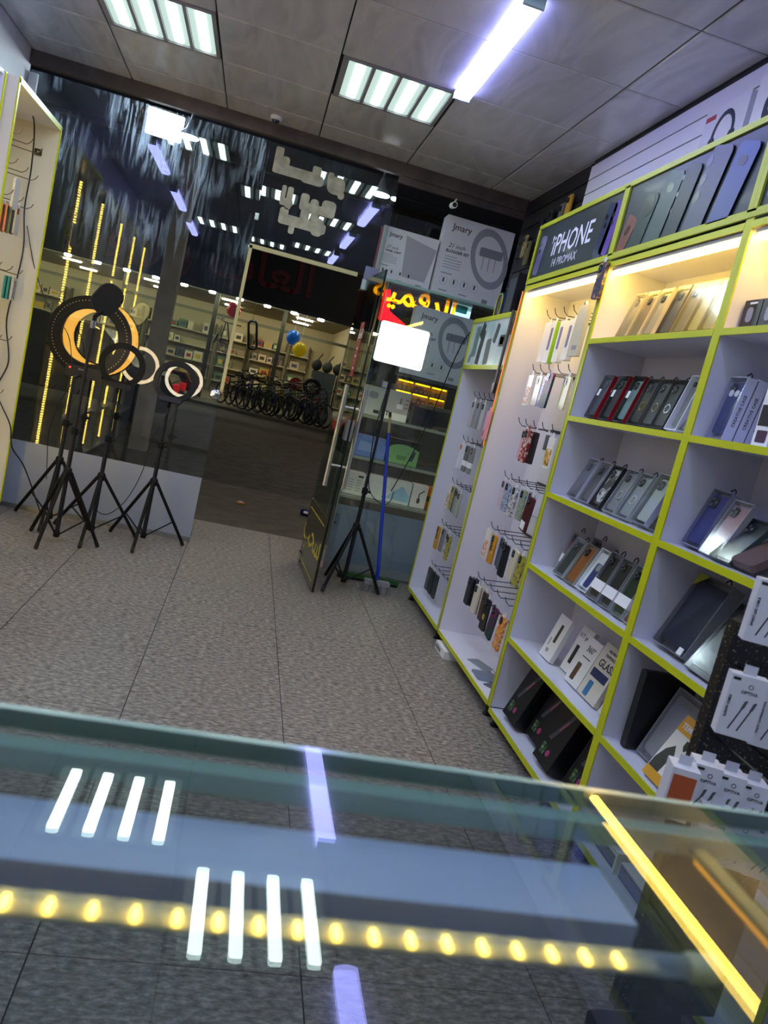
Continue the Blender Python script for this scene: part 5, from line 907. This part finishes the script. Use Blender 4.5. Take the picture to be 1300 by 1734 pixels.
# LED sign building on the right
sb = thing('sign_building', 'dark shop front with a glowing LED sign across the street', 'building', (0, YO, 0))
MB().box((3.05, -.6, 2.95), (12, -.2, 5.4)).build('sign_board', mat('#060607', .5), sb); MB().box((3.06, 0, .06), (12, .2, 7)).build('wall', mat('#1c1b16', .7), sb); MB().box((2.56, -.02, .06), (3.04, .3, 3.05)).build('pier', mat('#15140f', .7), sb)
m_am = mat('#ffb000', .4, emit=2.6, ecol='#ff9a00'); m_rd = mat('#ff1010', .4, emit=2.4, ecol='#ff0a18')
text('\uFE94\uFEF4\uFEE4\uFED7\uFEAE\uFEDF\u0627', .92, m_am, sb, (4.05, -.62, 4.30), depth=.02, bold=.014); text('\uFEA9\uFEEE\uFED4\uFEB3', .80, m_am, sb, (6.7, -.62, 4.05), depth=.02, bold=.014)
MB().prism([(3.1, 3.45), (3.25, 3.42), (4.35, 3.28), (3.38, 3.75), (3.28, 4.35), (3.1, 4.3)], -.63, -.60, 1).build('red_swoosh', m_rd, sb); MB().prism(circ(.10, 14, 4.9, 3.55), -.63, -.60, 1).build('red_dot', m_rd, sb)
MB().box((5.15, -.63, 4.10), (5.75, -.60, 4.65)).build('sign_icon', mat('#dff6ff', .4, emit=1.4, ecol='#bfeaff'), sb); MB().prism(rrect(.36, .22, .04, 3, 5.45, 4.32), -.65, -.63, 1).build('icon_screen', mat('#2a8a96', .4, emit=.4), sb); MB().prism([(4.75, 3.35), (5.2, 3.55), (5.1, 3.3)], -.63, -.60, 1).build('yellow_mark', m_am, sb)
# yellow lit wall niches
nb = thing('niche_wall', 'bright yellow lit niches in the shop seen through the display cabinet', 'shelf', (4.15, YO-.25, 1.0)); m_yw = mat('#caa21c', .6); m_yl = mat('#ffdf3a', .4, emit=4.0, ecol='#ffcf10')
MB().box((0, .24, 0), (1.6, .26, .98)).build('back', m_yw, nb)
for r in range(4): MB().box((0, 0, .32*r-.015), (1.6, .25, .32*r+.015)).build('board', m_yw, nb)
for c_ in range(4): MB().box((.53*c_-.012, 0, 0), (.53*c_+.012, .25, .98)).build('divider', m_yw, nb)
for r in range(3):
    for c_ in range(3):
        MB().box((.53*c_+.04, .01, .32*r+.27), (.53*c_+.49, .03, .32*r+.30)).build('lit_edge', m_yl, nb)
        for q in range(3):
            bt = thing('niche_box', 'packet in the yellow lit niches, %s row, %s column, %s' % (['lowest', 'middle', 'top'][r], ['left', 'centre', 'right'][c_], ['left', 'middle', 'right'][q]+' one'), 'box', (4.15+.53*c_+.12+.14*q, YO-.2, 1.0+.32*r+.016), group='packets in the yellow niches'); MB().box((-.055, 0, 0), (.055, .1, rnd.uniform(.12, .22))).build('packet', mat(rnd.choice(['#d8c88a', '#b8862a', '#e0d8b0', '#8a5a2a', '#d06a2a']), .6), bt); MB().box((-.035, -.004, .03), (.035, 0, .09)).build('print', mat('#f0e4b0', .6), bt)
t = thing('street_fill_lamp', 'added fill lamp brightening the street and column, out of the window view', 'lamp', (4.6, 9.2, 0)); MB().tube([(0, 0, -.02), (0, 0, 6.2), (-.3, .5, 6.4), (-1.0, 1.8, 6.45)], .05, 10).build('pole', GREYP, t, True); MB().prism(rrect(.5, .3, .05, 3, -1.1, 1.9), 6.36, 6.44, 2).build('head', DARK, t); MB().prism(rrect(.44, .24, .04, 3, -1.1, 1.9), 6.345, 6.36, 2).build('lens', mat('#fff2d8', .4, emit=330., ecol='#fff3e0'), t)  # unseen lamp on a pole, added to brighten the street and column
# ------------------------------------------------------------------ parked cars
def car(label, x, y, cc, rot=0.):
    t = thing('parked_car', label, 'car', (x, y, -.02), (0, 0, rot), 'parked cars'); m = mat(cc, .25, .4, coat=.8)
    low = [(-2.1, .32), (-2.15, .62), (-2.0, .86), (-1.2, .92), (1.0, .92), (1.75, .82), (2.12, .66), (2.15, .38), (2.0, .28), (-2.0, .26)]; top = [(-1.45, .90), (-.85, 1.38), (.25, 1.42), (1.15, .92)]
    MB().prism(low, -.82, .82, 1).build('body', m, t, True); V = []
    b = MB(); n = 4; b.add([(p[0], -.78 if k in (0, 3) else -.62, p[1]) for k, p in enumerate(top)]+[(p[0], .78 if k in (0, 3) else .62, p[1]) for k, p in enumerate(top)], [(0, 1, 2, 3), (7, 6, 5, 4), (0, 4, 5, 1), (1, 5, 6, 2), (2, 6, 7, 3), (3, 7, 4, 0)]); b.build('cabin', m, t)
    for s in (-1, 1): MB().add([(-1.2, s*.765, .95), (-.78, s*.655, 1.31), (.22, s*.652, 1.34), (.9, s*.765, .95)], [(0, 1, 2, 3)]).prism([(-.01, 0), (0, 0), (0, .01)], 0, .01, 1, Matrix.Translation((0, s*.70, 1.0))).build('side_window', BLKG, t)
    for x_ in (-1.32, 1.32):
        for s in (-1, 1):
            w_ = MB().tube([(x_, s*.70-.10, .33), (x_, s*.70+.10, .33)], .33, 20).build('wheel', m_ty, t); MB().tube([(x_, s*.80, .33), (x_, s*.815, .33)], .20, 14).build('hub_cap', mat('#8a8d92', .3, .8), w_)
    for s in (-1, 1): MB().box((-2.16, s*.62-.14, .62), (-2.08, s*.62+.14, .76)).build('tail_light', mat('#8e1014', .3, emit=.35, ecol='#d01018'), t); MB().box((2.0, s*.62-.14, .58), (2.12, s*.62+.14, .70)).build('headlight', mat('#c9d2da', .1), t)
    return t
car('pale parked car at the far left across the street', -7.6, 17.6, '#8a8d8c', PI); car('dark grey parked car behind the left window near the doorway', -3.3, 13.6, '#3b3a36', PI); car('parked car half hidden behind the open glass door', 4.25, 16.0, '#55534a', 0)
